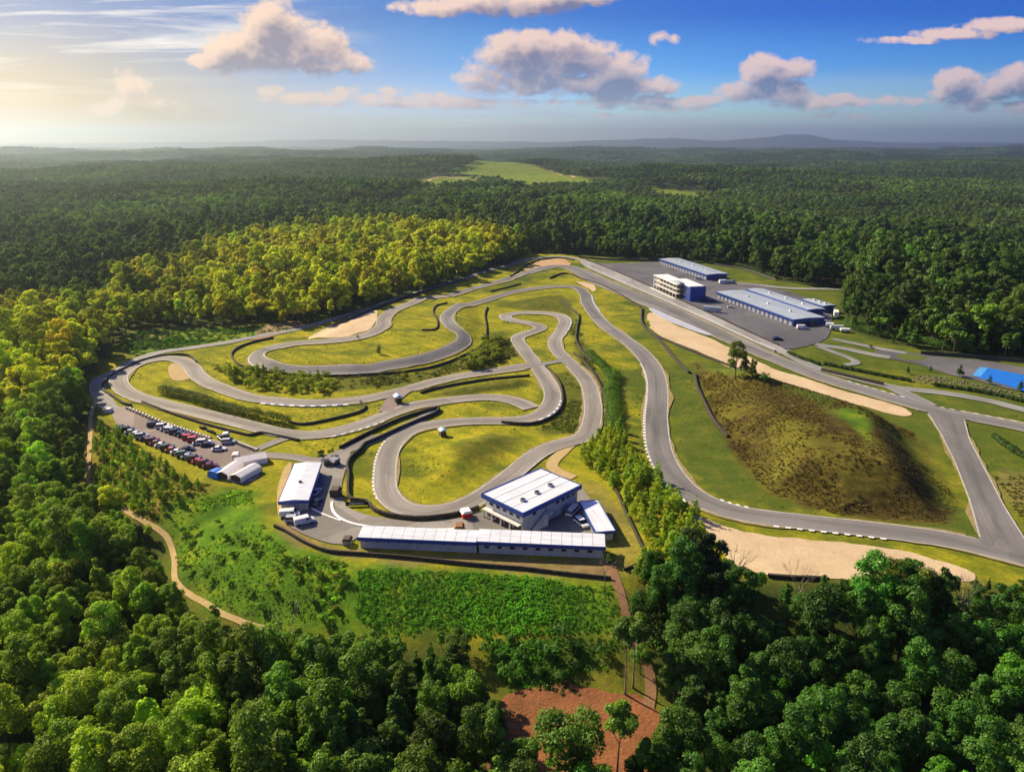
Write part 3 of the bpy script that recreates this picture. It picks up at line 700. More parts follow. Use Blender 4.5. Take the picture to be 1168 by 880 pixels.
wall_run('retaining_wall', [(876,658),(905,660),(938,661)], 1.0, .8, M['barrier'], 'short dark wall at the foot of the large gravel trap', 'wall')
wall_run('fence', [(380,372),(399,365.5),(429,353),(462,340.5),(500,328.5),(530,319.5)], 1.6, .2, M['fence'], 'dark wire fence along the upper left service road', 'fence')
wall_run('fence', [(660,294),(700,297),(751,298.5)], 1.6, .3, M['fence'], 'dark fence at the far end of the paddock', 'fence')
wall_run('fence', [(814,302),(850,308),(885,320)], 1.6, .3, M['fence'], 'dark fence between the green lawn and the forest', 'fence')
wall_run('fence', [(1050,404),(1100,407.5),(1168,414),(1230,423)], 1.8, .3, M['fence'], 'dark fence behind the skid pad', 'fence')
wall_run('pit_wall', [(668,304.5),(700,319.3),(751,341.3),(803,364.8),(854,388.6),(884,401.5)], 1.3, .6, M['concrete'], 'pale concrete wall between pit lane and main straight', 'pit wall', cap=M['white'])
wall_run('pit_wall', [(668,296),(700,308.8),(751,331.3),(803,354.8),(854,379),(888,394.5)], 1.0, .6, M['black'], 'dark low wall between pit lane and paddock', 'wall')
wall_run('kerb_wall', [(379,573),(378,581),(383,588.5),(394,595),(412,600.3),(433,603),(455,604),(485,604.6),(519,604.3),(530,602)], .5, .8, M['white'], 'curved low white wall on the apron', 'low wall')
wall_run('kerb_wall', [(355,580),(371,588),(389,594.3)], .4, .5, M['white'], 'short white kerb wall beside the roofed shed', 'low wall')

# ---------------------------------------------------------------- foliage meshes
def leaf_cloud(seed, lobes, nleaf, size, flat_=.0, squash=1.0):
    """leaf-sized faces over a set of lobes (cx,cy,cz,r)"""
    g = np.random.default_rng(seed)
    lb = np.array(lobes, float); wgt = lb[:, 3]**2; wgt /= wgt.sum()
    k = g.choice(len(lb), nleaf, p=wgt)
    d = g.normal(size=(nleaf, 3)); d /= np.linalg.norm(d, axis=1)[:, None]
    d[:, 2] = np.where(d[:, 2] < -.45, -d[:, 2], d[:, 2])
    rr = lb[k, 3]*g.uniform(.58, 1.14, nleaf)
    c = lb[k, :3]+d*rr[:, None]*np.array([1, 1, squash])
    keep = np.ones(nleaf, bool)
    for q in range(len(lb)):
        dist = np.linalg.norm((c-lb[q, :3])/np.array([1, 1, squash]), axis=1)
        keep &= (dist > lb[q, 3]*.68) | (k == q)
    c, d, k = c[keep], d[keep], k[keep]; n = len(c)
    nrm = d+g.normal(size=(n, 3))*.44; nrm[:, 2] += .25; nrm /= np.linalg.norm(nrm, axis=1)[:, None]
    a = np.cross(nrm, g.normal(size=(n, 3))); a /= np.linalg.norm(a, axis=1)[:, None]; b_ = np.cross(nrm, a)
    s = size*g.uniform(.6, 1.25, n)[:, None]
    v = np.stack([c-a*s, c-b_*s*.62+nrm*s*.12, c+a*s, c+b_*s*.62+nrm*s*.12], 1)
    f = np.arange(n*4).reshape(n, 4)
    lv = np.clip(g.normal(.5, .16, n)+.25*(g.random(len(lb))[k]-.5), 0, 1)
    return v.reshape(-1, 3), f, np.repeat(lv, 4)
def lobes_round(g, hgt, rad_, n, cz=.62, vs=.36):
    out = [(0, 0, hgt*cz, rad_*.62)]
    for _ in range(n):
        t = g.uniform(0, 2*math.pi); u = g.uniform(-.75, 1.0)
        w = math.sqrt(max(0, 1-u*u*.9))*g.uniform(.55, .85)
        out.append((rad_*w*math.cos(t), rad_*w*math.sin(t), hgt*(cz+vs*u*.8), rad_*g.uniform(.24, .42)))
    return out
def lobes_spire(g, hgt, rad_, n):
    out = []
    for i in range(n):
        u = (i+.5)/n; z = hgt*(.16+.8*u); rr = rad_*(1-u)**.7
        for j in range(3 if u < .75 else 1):
            t = g.uniform(0, 6.3); out.append((rr*.55*math.cos(t), rr*.55*math.sin(t), z+g.uniform(-.4, .4), max(.35*rad_*.5, rr*.55)))
    return out
def trunk_mb(g, hgt, r0, lobes, limbs=5):
    mb = MB()
    lean = (g.uniform(-.4, .4), g.uniform(-.4, .4))
    top = hgt*.78
    pts = [(lean[0]*t*t*1.5, lean[1]*t*t*1.5, -.6+(top+.6)*t) for t in (0, .15, .4, .7, 1)]
    mb.tube(pts, [r0*1.35, r0, r0*.75, r0*.5, r0*.15], 7)
    big = sorted(lobes, key=lambda q: -q[3])[1:1+limbs]
    for q in big:
        zb = min(top*.9, max(hgt*.25, q[2]-hgt*.2)); t = (zb+.6)/(top+.6)
        p0 = Vector((lean[0]*t*t*1.5, lean[1]*t*t*1.5, zb)); p2 = Vector(q[:3]); p1 = p0.lerp(p2, .55)+Vector((0, 0, -.4))
        mb.tube([p0, p1, p2], [r0*.4, r0*.26, r0*.08], 5)
    return mb
PROTO = {}
def make_proto(kind, i, hgt, rad_, nleaf, size, style='round', nl=15, bark='bark', r0=.24, squash=.85):
    g = np.random.default_rng(100*len(kind)+i*7+int(hgt*13))
    if style == 'round': lb = lobes_round(g, hgt, rad_, nl)
    elif style == 'tall': lb = lobes_round(g, hgt, rad_, nl, .60, .42)
    elif style == 'high': lb = lobes_round(g, hgt, rad_, nl, .80, .17)
    else: lb = lobes_spire(g, hgt, rad_, nl)
    v, f, lv = leaf_cloud(int(g.integers(1e6)), lb, nleaf, size, squash=squash)
    cm = np_mesh('crown', v, f, M['leaf'], link=False, attrs={'lv': ('FLOAT', lv)})
    tm = trunk_mb(g, hgt, r0, lb); to = tm.build('trunk', M[bark], smooth=True); COL.objects.unlink(to)
    PROTO.setdefault(kind, []).append((cm.data, to.data, hgt, rad_))
spec = [('round', 15, 4.6), ('round', 13, 4.0), ('tall', 17, 3.9), ('tall', 16, 3.4), ('round', 12, 4.9), ('tall', 19, 4.2), ('round', 14, 3.6), ('tall', 14.5, 3.1), ('spire', 16, 3.0), ('spire', 14, 2.7)]
for i, (st, h, r_) in enumerate(spec): make_proto('near', i, h, r_, 5200, .30, st, {'round': 21, 'tall': 24, 'spire': 9}[st])
for i, (st, h, r_) in enumerate(spec): make_proto('mid', i, h, r_, 1100, .60, st, {'round': 9, 'tall': 11, 'spire': 7}[st])
for i, (h, r_) in enumerate([(6.5, 1.7), (7.5, 1.8), (5.5, 1.6), (8, 2.0)]): make_proto('young', i, h, r_, 900, .24, 'spire', 7, r0=.09)
for i, (h, r_) in enumerate([(2.6, 1.5), (3.2, 1.7), (2.0, 1.3)]): make_proto('bush', i, h, r_, 420, .22, 'round', 8, r0=.05)
for i, (h, r_) in enumerate([(20, 3.6), (18, 3.2)]): make_proto('pine', i, h, r_, 2000, .36, 'high', 15, 'bark_pale', .22, .6)
def plant(kind, i, name, x, y, s, rz, tint, label, cat, group, z=None, sz=1.0, crown='crown', stem='trunk'):
    cm, tm, h, r_ = PROTO[kind][i % len(PROTO[kind])]
    z = float(H(x, y)) if z is None else z
    root = empty(name, (x, y, z), rz, label, cat, group); root.scale = (s, s, s*sz)
    c = bpy.data.objects.new(crown, cm); COL.objects.link(c); c.parent = root; c['tint'] = tuple(float(q) for q in tint)
    t = bpy.data.objects.new(stem, tm); COL.objects.link(t); t.parent = root
    return root

# ---------------------------------------------------------------- forest scatter
clear_poly = np.array(CLEAR_PX, float)
VIS_PX = np.array([(100,470),(108,520),(150,575),(192,604),(204,640),(210,668),(250,694),(330,714),(420,716),(540,712),(560,735),(582,790),(575,840),(572,872),(600,872),(640,835),(740,835),(742,800),(722,750),(705,705),(712,665),
                   (735,620),(800,615),(880,655),(965,655),(1010,625),(1050,640),(1110,655),(1168,664),(1168,414),(1100,405),(1050,396),(1000,384),(958,368),(955,350),(960,336),(880,318),(835,300),(750,291),(660,288),
                   (608,286),(578,300),(500,326),(440,347),(400,360),(330,372),(290,376),(160,384),(140,402),(115,425),(108,445)], float)
sp = 5.1
xs = np.arange(-760, 760, sp); ys = np.arange(66, 960, sp)
X, Y = np.meshgrid(xs, ys); X = X+(np.arange(len(ys)) % 2)[:, None]*sp/2
X = (X+rng.uniform(-2.3, 2.3, X.shape)).ravel(); Y = (Y+rng.uniform(-2.3, 2.3, Y.shape)).ravel()
az = np.degrees(np.arctan2(X, Y)); rr = np.hypot(X, Y)
k = (np.abs(az) < 43) & (rr < 940) & (rr > 60)
X, Y, rr = X[k], Y[k], rr[k]
k = sdf(clear_w, X, Y) < -1.5
X, Y, rr = X[k], Y[k], rr[k]
Zg = H(X, Y); n = len(X)
idx = rng.integers(0, 8, n); scl = rng.uniform(.66, 1.28, n)*(1+.5*fbm(X*.012, Y*.012, 3))
idx = np.where(rng.random(n) < .10+.25*ss(.05, .3, fbm(X*.01+40, Y*.01, 3)), rng.integers(8, 10, n), idx)
hts = np.array([s[1] for s in spec])[idx]; wds = np.array([s[2] for s in spec])[idx]
bx, by, _ = project(X, Y, Zg)
# size by place: taller in the back, lower along the edge of the clearing
edge_d = -sdf(clear_w, X, Y)
scl *= 1+.30*ss(280, 420, rr)
scl *= .84+.16*ss(200, 300, rr); drop_ = (rr > 300) & (rng.random(n) < .48*ss(300, 420, rr)); 
scl *= .74+.26*ss(0, 16, edge_d)
# front edge under the right-hand gravel: let the crowns stop where the photo shows ground
ok = np.ones(n, bool)
for fr in (.55, .8, .97):
    for side in (-.6, 0, .6):
        tx, ty, _ = project(X+side*wds*scl*(1.2-fr), Y, Zg+hts*scl*fr); ok &= ~((sdf(VIS_PX, tx, ty) > 0) & (ty < by-1) & (rr < 330))
# shrink offenders instead of dropping them all
bad = ~ok
sh = bad & (rng.random(n) < .75)
s2 = np.where(sh, scl*.5, scl); ok2 = np.ones(n, bool)
for fr in (.55, .9):
    tx, ty, _ = project(X, Y, Zg+hts*s2*fr); ok2 &= ~((sdf(VIS_PX, tx, ty) > 0) & (ty < by-1) & (rr < 330))
keep = (ok | (sh & ok2)) & ~drop_
scl = np.where(bad, s2, scl)
X, Y, Zg, idx, scl, hts, bx, by, rr, edge_d = [q[keep] for q in (X, Y, Zg, idx, scl, hts, bx, by, rr, edge_d)]
n = len(X)
# leaf colour by place (species and age, plus sunlit glow in yellow band's tint)
yel = sdf(np.array([(90,360),(160,325),(240,295),(330,278),(440,262),(560,268),(600,290),(560,320),(430,365),(290,392),(140,400),(100,450),(-20,520),(-20,345)], float), bx, by)
w_y = ss(-14, 14, yel)
left = ss(430, 120, bx)*ss(430, 560, by)
right = ss(560, 760, bx)
farw = ss(330, 420, rr)
base_t = np.tile([.115, .215, .018], (n, 1))
base_t = base_t*(1-w_y[:, None])+np.array([.58, .58, .018])*w_y[:, None]
wl = (left*(1-w_y)*.8)[:, None]; base_t = base_t*(1-wl)+np.array([.24, .33, .018])*wl
wr = (right*(1-w_y))[:, None]; base_t = base_t*(1-wr)+np.array([.062, .165, .018])*wr
wd = (farw*(1-w_y)*(1-right*.3))[:, None]; base_t = base_t*(1-wd)+np.array([.10, .155, .022])*wd
jit = np.exp(rng.normal(0, .28, (n, 1)))*np.exp(rng.normal(0, .07, (n, 3)))
pick = rng.random(n)
base_t *= (1+.55*fbm(X*.014+9, Y*.014, 3))[:, None]
base_t = np.where((pick < .13)[:, None] & (rr < 400)[:, None], base_t*np.array([1.35, 1.3, .9]), base_t)
tint = np.minimum(base_t*jit, [.66, .66, .03])
size_px = hts*scl*F/np.maximum(project(X, Y, Zg)[2], 1)
tx, ty, _ = project(X, Y, Zg+hts*scl*.75)
seen = (tx > -25) & (tx < 1193) & (ty < 900) & (ty > 0)
order = np.argsort(-np.where(seen, size_px, -1))
ind = order[:285]
def where_(px, py):
    if px > 760: return 'lower right forest'
    if px > 545: return 'belt round the red clay clearing'
    if px > 330: return 'woods below the green field'
    return 'lower left forest'
for i in ind:
    t = tint[i]; w_ = where_(tx[i], ty[i])
    tone = 'yellow green' if t[0]/t[1] > .78 else ('dark green' if t[1] < .085 else 'mid green')
    shp = {'round': 'broad round', 'tall': 'tall narrow', 'spire': 'pointed'}[spec[idx[i]][0]]
    lab = f'{tone} {shp} tree of the {w_}'
    plant('near', int(idx[i]), 'broadleaf_tree', float(X[i]), float(Y[i]), float(scl[i]), float(rng.uniform(0, 6.28)), t, lab, 'tree', lab.replace(' tree of', ' trees of'), float(Zg[i]))
rest = np.setdiff1d(np.arange(n), ind)

def joined(name, kind, i):
    cm, tm, h, r_ = PROTO[kind][i]
    bm = bmesh.new(); bm.from_mesh(cm); na_ = len(bm.faces); bm.from_mesh(tm)
    bm.faces.ensure_lookup_table()
    for f in bm.faces[na_:]: f.material_index = 1
    me = bpy.data.meshes.new(name); bm.to_mesh(me); bm.free(); me.materials.append(M['leaf']); me.materials.append(M['bark'])
    return me
def scatter(name, meshes, x, y, z, idx, scl, tint, label, cat, sz=None):
    """one object of stuff: points that carry copies of the given meshes"""
    n = len(x)
    coll = bpy.data.collections.new(name+'_sources')
    for i, me in enumerate(meshes): coll.objects.link(bpy.data.objects.new(f'{name}_source', me))
    sc3 = np.stack([scl, scl, scl*(sz if sz is not None else 1)], 1)
    o_me = bpy.data.meshes.new(name); o_me.vertices.add(n); o_me.vertices.foreach_set('co', np.stack([x, y, z], 1).astype(np.float32).ravel())
    for an, ty, dat, key in (('idx', 'INT', idx, 'value'), ('scl', 'FLOAT_VECTOR', sc3, 'vector'), ('tint', 'FLOAT_VECTOR', tint, 'vector'), ('rot', 'FLOAT_VECTOR', np.stack([np.zeros(n), np.zeros(n), rng.uniform(0, 6.28, n)], 1), 'vector')):
        a = o_me.attributes.new(an, ty, 'POINT'); a.data.foreach_set(key, np.ascontiguousarray(dat, dtype=np.int32 if ty == 'INT' else np.float32).ravel())
    o = bpy.data.objects.new(name, o_me); COL.objects.link(o); tag(o, label, cat, kind='stuff')
    ng = bpy.data.node_groups.new(name+'_scatter', 'GeometryNodeTree')
    ng.interface.new_socket('Geometry', in_out='INPUT', socket_type='NodeSocketGeometry'); ng.interface.new_socket('Geometry', in_out='OUTPUT', socket_type='NodeSocketGeometry')
    gi, go = ng.nodes.new('NodeGroupInput'), ng.nodes.new('NodeGroupOutput')
    mp = ng.nodes.new('GeometryNodeMeshToPoints'); ip = ng.nodes.new('GeometryNodeInstanceOnPoints')
    ci = ng.nodes.new('GeometryNodeCollectionInfo'); ci.inputs[0].default_value = coll; ci.inputs['Separate Children'].default_value = True; ci.inputs['Reset Children'].default_value = True
    def named(nm, ty):
        q = ng.nodes.new('GeometryNodeInputNamedAttribute'); q.data_type = ty; q.inputs[0].default_value = nm; return q.outputs[0]
    er = ng.nodes.new('FunctionNodeEulerToRotation')
    lk = ng.links.new
    lk(gi.outputs[0], mp.inputs['Mesh']); lk(mp.outputs[0], ip.inputs['Points']); lk(ci.outputs[0], ip.inputs['Instance'])
    ip.inputs['Pick Instance'].default_value = True
    lk(named('idx', 'INT'), ip.inputs['Instance Index']); lk(named('rot', 'FLOAT_VECTOR'), er.inputs[0]); lk(er.outputs[0], ip.inputs['Rotation']); lk(named('scl', 'FLOAT_VECTOR'), ip.inputs['Scale'])
    lk(ip.outputs[0], go.inputs[0])
    md = o.modifiers.new('scatter', 'NODES'); md.node_group = ng
    return o
nearm = [joined('forest_near', 'near', i) for i in range(10)]; midm = [joined('forest_mid', 'mid', i) for i in range(10)]
lod = rr[rest] > 330
scatter('forest', nearm+midm, X[rest], Y[rest], Zg[rest], idx[rest]+10*lod, scl[rest], tint[rest], 'dense mixed green forest around the circuit', 'forest')

# far forest: clumps of small crowns out to the horizon
def clump(seed, nt_, side):
    g = np.random.default_rng(seed); vs, fs, lvs = [], [], []; off = 0
    for _ in range(nt_):
        x, y = g.uniform(-side/2, side/2, 2); h = g.uniform(10, 20); r_ = g.uniform(2.8, 6.0)
        lb = [(x, y, h-r_*.9, r_*.85)]+[(x+g.uniform(-.6, .6)*r_, y+g.uniform(-.6, .6)*r_, h-r_*g.uniform(.4, 1.2), r_*.5) for _ in range(4)]
        v, f, lv = leaf_cloud(int(g.integers(1e6)), lb, 110, 1.15, squash=.9)
        lv = np.clip(lv+g.normal(0, .17), 0, 1)
        vs.append(v); fs.append(f+off); lvs.append(lv); off += len(v)
    o = np_mesh('forest_clump', np.vstack(vs), np.vstack(fs), M['leaf'], link=False, attrs={'lv': ('FLOAT', np.concatenate(lvs))})
    return o.data
clumps = [clump(50+i, 56, 66) for i in range(9)]
fx, fy = [], []
rows = 900.0
while rows < 7000:
    st = 52*(1 if rows < 3000 else 1.0+(rows-3000)/4500)
    w = rows*math.tan(R(44))
    for x in np.arange(-w, w, st): fx.append(x+rng.uniform(-.25, .25)*st); fy.append(rows+rng.uniform(-.25, .25)*st)
    rows += st
fx, fy = np.array(fx), np.array(fy); k = np.hypot(fx, fy) > 925
for nm in ('fieldA', 'fieldB', 'fieldC'): k &= sdf(Z[nm], fx, fy) < -12-14*fbm(fx*.01, fy*.01, 2)
# the meadows lie open: no trees standing close in front of them
for nm in ('fieldA', 'fieldB', 'fieldC'):
    fc_ = Z[nm].mean(0); near_ = np.hypot(fx-fc_[0], fy-fc_[1]) < 1300
    tx, ty, _ = project(fx, fy, H(fx, fy)+12); gxp, gyp, _ = project(Z[nm][:, 0], Z[nm][:, 1], H(Z[nm][:, 0], Z[nm][:, 1]))
    k &= ~(near_ & (fy < fc_[1]) & (sdf(np.stack([gxp, gyp], 1), tx, ty) > 1.5))
fx, fy = fx[k], fy[k]; fr = np.hypot(fx, fy)
fs_ = np.where(fr < 3000, 1, 1.0+(fr-3000)/4500)*rng.uniform(.85, 1.25, len(fx))
ft = np.tile([.088, .14, .024], (len(fx), 1))*np.exp(rng.normal(0, .16, (len(fx), 1)))*np.exp(rng.normal(0, .07, (len(fx), 3)))
ft *= (1+.8*fbm(fx*.004, fy*.004, 4))[:, None]
scatter('forest', clumps, fx, fy, H(fx, fy), rng.integers(0, 9, len(fx)), fs_, ft, 'hazy forest canopy stretching away to the horizon', 'forest', sz=np.where(fr < 3000, 1, .9))
print('trees', n, 'far clumps', len(fx))
# ---------------------------------------------------------------- hand-placed plants
def place_in(px_poly, spacing, seed, jitter=.35):
    g = np.random.default_rng(seed); w = P(px_poly)[:, :2]
    x0, y0 = w.min(0); x1, y1 = w.max(0); out = []
    for y in np.arange(y0, y1, spacing):
        for x in np.arange(x0, x1, spacing):
            out.append((x+g.uniform(-jitter, jitter)*spacing, y+g.uniform(-jitter, jitter)*spacing))
    out = np.array(out); return out[sdf(w, out[:, 0], out[:, 1]) > 0]
def road_clear(x, y, ex=1.2): return ~in_other(None, np.asarray(x), np.asarray(y), ex)
# belt of young trees right of the pit office
b = place_in([(657,524),(676,505),(692,490),(710,492),(716,512),(744,545),(778,574),(792,590),(806,630),(815,668),(790,690),(735,690),(722,655),(738,634),(726,608),(700,560),(676,540)], 2.9, 3)
b = b[road_clear(b[:, 0], b[:, 1])]
b = b[rng.permutation(len(b))][:150]
for x, y in b:
    t = np.array([.36, .42, .020]) if rng.random() < .55 else np.array([.22, .33, .025])
    tone = 'yellow green' if t[0] > .15 else 'mid green'
    plant('young', int(rng.integers(4)), 'young_tree', x, y, rng.uniform(.7, 1.1), rng.uniform(0, 6.28), t*np.exp(rng.normal(0, .14)), f'{tone} young tree in the belt right of the pit office', 'tree', f'{tone} young trees in the belt by the pit office')
# young trees on the left slope
b = place_in([(108,480),(130,492),(170,518),(215,550),(236,552),(205,574),(186,596),(160,586),(136,578),(120,562),(107,545)], 3.7, 5)
b = b[rng.permutation(len(b))][:110]
for x, y in b:
    t = np.array([.27, .36, .020]) if rng.random() < .5 else np.array([.17, .30, .020])
    tone = 'olive' if t[0] > .12 else 'fresh green'
    plant('young', int(rng.integers(4)), 'young_tree', x, y, rng.uniform(.45, .8), rng.uniform(0, 6.28), t*np.exp(rng.normal(0, .14)), f'{tone} young tree on the slope below the car park', 'tree', f'{tone} young trees on the slope below the car park')
# bushes on the bank of the upper loop
b = place_in([(230,404),(262,408),(275,419),(310,427),(374,431.5),(384,440),(374,449),(330,449),(290,445),(262,434),(240,420)], 3.0, 8)
b = b[road_clear(b[:, 0], b[:, 1], 1.5)]
for x, y in b[:130]:
    plant('bush' if rng.random() < .92 else 'young', int(rng.integers(3)), 'bush', x, y, rng.uniform(.6, 1.0)*(1 if rng.random() < .5 else 1.5), rng.uniform(0, 6.28), np.array([.27, .32, .020])*np.exp(rng.normal(0, .3)), 'bush on the steep bank below the upper loop', 'bush', 'bushes on the bank below the upper loop', crown='foliage', stem='stem')
b = place_in([(556,372),(572,376),(570,412),(548,422),(525,424),(530,412),(548,398)], 3.2, 9)
b = b[road_clear(b[:, 0], b[:, 1], 1.5)]
for x, y in b[:60]:
    plant('bush', int(rng.integers(3)), 'bush', x, y, rng.uniform(.9, 1.8), rng.uniform(0, 6.28), np.array([0.221, 0.255, 0.020])*np.exp(rng.normal(0, .25)), 'bush beside the right end of the upper loop', 'bush', 'bushes at the right end of the upper loop', crown='foliage', stem='stem')
b = place_in([(380,430),(520,424),(500,432),(440,440),(384,446)], 5.5, 10)
b = b[road_clear(b[:, 0], b[:, 1], 1.5)]
for x, y in b[:40]:
    plant('bush', int(rng.integers(3)), 'bush', x, y, rng.uniform(.4, .8), rng.uniform(0, 6.28), np.array([0.153, 0.153, 0.020])*np.exp(rng.normal(0, .25)), 'low scrub bush on the brown bank above the middle track', 'bush', 'scrub on the brown bank', crown='foliage', stem='stem')
# low shrubs in the strip between forest and upper left road
b = place_in([(150,378),(290,371),(300,377),(262,386),(215,392),(160,404),(140,402)], 4.2, 12)
b = b[road_clear(b[:, 0], b[:, 1], 1.5)]
for x, y in b[:90]:
    plant('bush', int(rng.integers(3)), 'bush', x, y, rng.uniform(.5, 1.2), rng.uniform(0, 6.28), np.array([0.102, 0.196, 0.020])*np.exp(rng.normal(0, .2)), 'green bush between the forest and the upper left road', 'bush', 'bushes along the upper left road', crown='foliage', stem='stem')
# scrub along the field's lower edge and the belt foot
b = place_in([(545,735),(600,726),(705,728),(700,768),(650,776),(580,790)], 4.4, 14)
for x, y in b[:60]:
    plant('bush', int(rng.integers(3)), 'bush', x, y, rng.uniform(.6, 1.5), rng.uniform(0, 6.28), np.array([0.068, 0.170, 0.020])*np.exp(rng.normal(0, .22)), 'dark green bush above the red clay clearing', 'bush', 'bushes above the red clay clearing', crown='foliage', stem='stem')
b = place_in([(315,612),(345,628),(400,641),(420,690),(360,706),(330,690),(318,650)], 5.5, 15)
for x, y in b[:40]:
    plant('bush', int(rng.integers(3)), 'bush', x, y, rng.uniform(.4, .9), rng.uniform(0, 6.28), np.array([0.221, 0.255, 0.020])*np.exp(rng.normal(0, .25)), 'scrubby bush at the left end of the green field', 'bush', 'scrub at the left end of the field', crown='foliage', stem='stem')

def one(kind, i, name, px, py, h, tint, label, cat='tree', sz=1.0, **kw):
    p = P1(px, py); s = h/(PROTO[kind][i][2]*sz)
    return plant(kind, i, name, p.x, p.y, s, random.uniform(0, 6.28), tint, label, cat, None, p.z, sz, **kw)
one('near', 2, 'broadleaf_tree', 838, 433, 17.5, (0.119, 0.170, 0.020), 'tall lone tree beside the long gravel trap')
one('near', 7, 'broadleaf_tree', 848, 432, 9, (0.102, 0.153, 0.020), 'slim tree right of the tall lone tree')
one('near', 3, 'broadleaf_tree', 857, 433, 9, (0.102, 0.145, 0.020), 'slim tree at the right end of the lone tree row')
one('bush', 1, 'bush', 871, 437, 4.5, (0.085, 0.187, 0.020), 'rounded green bush by the edge of the gravel', 'bush', crown='foliage', stem='stem')
one('young', 1, 'young_tree', 433, 404, 6.5, (0.153, 0.187, 0.020), 'solitary small tree inside the upper loop')
one('near', 7, 'broadleaf_tree', 806, 680, 17, (0.037, 0.060, 0.020), 'dark nearly black tree left of the large gravel trap')
one('near', 5, 'broadleaf_tree', 784, 676, 17, (0.051, 0.071, 0.020), 'tall dark narrow tree at the head of the young belt')
one('near', 3, 'broadleaf_tree', 818, 700, 13, (0.041, 0.076, 0.024), 'dark spreading tree below the gravel corner')
one('near', 5, 'broadleaf_tree', 1008, 716, 17.5, (0.145, 0.178, 0.024), 'olive tall tree rising in front of the gravel')
one('near', 2, 'broadleaf_tree', 1040, 720, 17, (0.128, 0.170, 0.024), 'olive tree right of the one rising before the gravel')
one('pine', 0, 'pine_tree', 713, 792, 19, (0.102, 0.187, 0.024), 'tall bare-trunked pine beside the dirt path')
one('pine', 1, 'pine_tree', 722, 784, 18, (0.128, 0.204, 0.024), 'second bare-trunked pine, standing behind the first by the path')
one('pine', 1, 'pine_tree', 703, 893, 18, (0.153, 0.272, 0.024), 'slender pine in the middle of the red clay')
one('near', 3, 'broadleaf_tree', 660, 905, 10.5, (0.085, 0.170, 0.024), 'small green tree on the left of the red clay')
for i, (px, py) in enumerate([(1035,426),(1061,424),(1094,429.5),(1128,438),(1163,446)]):
    one('young', i % 4, 'young_conifer', px, py, [4, 3.8, 6.2, 5, 5.5][i], (0.043, 0.102, 0.034), ['small conifer at the left end of the rock bank', 'small conifer behind the rock bank', 'tallest conifer of the rock bank row', 'dark round conifer in front of the blue sheet', 'dark conifer at the right edge of the photo'][i])
for i, (px, py, l) in enumerate([(367,524,'dark bush at the corner of the apron'),(378,519,'green bush above the apron corner'),(367,518.5,'small bush behind the apron corner'),(695,643,'small green shrub beside the dirt path'),(408,386,'bush inside the top of the upper loop'),(1018,391,'bush on the upper grass bank'),(993,397,'bush between two grey lanes')]):
    one('bush', i % 3, 'bush', px, py, [2.2, 2.4, 1.8, 2.6, 1.8, 2, 1.8][i], (.05, .10, .012), l, 'bush', crown='foliage', stem='stem')
# bare dead tree by the gravel
g = random.Random(4); mb = MB()
def grow(p, d, r_, ln, dep):
    q = p+d*ln; mb.tube([p, p.lerp(q, .5)+Vector((g.uniform(-.1, .1), g.uniform(-.1, .1), 0))*ln, q], [r_, r_*.8, r_*.6], 5)
    if dep == 0: return
    for _ in range(2 if dep < 3 else 3):
        nd = (d+Vector((g.uniform(-.8, .8), g.uniform(-.5, .5), g.uniform(-.1, .5)))).normalized(); grow(q, nd, r_*.6, ln*.75, dep-1)
grow(Vector((0, 0, -.3)), Vector((.1, 0, 1)).normalized(), .2, 3.6, 4)
o = mb.build('dead_tree', M['bark_pale'], smooth=True); o.location = P1(838, 666); tag(o, 'leafless dead tree beside the gravel trap', 'tree'); o_dead = o

# hedges: leafy boxes along a line
def hedge(px, w, h, tint, label, name='hedge'):
    c = spline(P(px)[:, :2], False, w*.5); n = normals(c); g = np.random.default_rng(int(px[0][0]))
    lb = [(x+g.uniform(-.3, .3), y+g.uniform(-.3, .3), float(H(x, y))+h*.45+g.uniform(-.1, .15), w*.62*g.uniform(.8, 1.1)) for x, y in c]
    lb = [(x-c[0][0], y-c[0][1], z, r_) for x, y, z, r_ in lb]
    v, f, lv = leaf_cloud(int(px[0][0]), lb, int(210*len(lb)*max(1, w/2)), .27, squash=h/w*1.1)
    o = np_mesh(name, v, f, M['leaf'], attrs={'lv': ('FLOAT', lv)}); o.location = (c[0][0], c[0][1], 0); o['tint'] = tint
    return tag(o, label, 'hedge')
hedge([(186,449),(215,455),(250,466),(290,476),(326,484)], 3.6, 3.4, (0.128, 0.153, 0.020), 'clipped green hedge between the two left tracks')
hedge([(941,416),(960,420),(1000,428),(1037,435)], 1.5, 1.3, (0.051, 0.085, 0.020), 'low dark hedge on the grass bank above the exit lane')
hedge([(1065,440),(1100,445),(1135,451),(1168,459),(1210,469)], 1.6, 1.4, (0.051, 0.093, 0.020), 'low dark hedge below the rock bank')
hedge([(1134,499),(1150,511),(1168,522),(1200,545)], 2.2, 1.6, (0.060, 0.119, 0.024), 'green hedge in the lower right grass')
hedge([(899,403),(915,410),(934,416)], 1.6, 1.2, (0.051, 0.085, 0.020), 'dark hedge at the paddock corner')
hedge([(701,430),(697,450),(701,470),(700,490)], 5.0, 3.0, (.10, .20, .014), 'bright green overgrown bank right of the infield track')
hedge([(672,405),(688,420),(697,432)], 4.2, 2.6, (.09, .18, .014), 'upper end of the green overgrown bank')
hedge([(814,300),(850,306),(885,318)], 4.0, 3.2, (0.051, 0.102, 0.020), 'row of dark bushes at the forest edge by the lawn')
hedge([(1040,388),(1075,396),(1110,403)], 4.0, 3.4, (0.085, 0.204, 0.024), 'thick green hedge at the forest edge above the lanes')
hedge([(966,372),(1000,383),(1040,390)], 4.5, 4.5, (0.093, 0.204, 0.024), 'tall green hedge beside the paddock corner and forest')

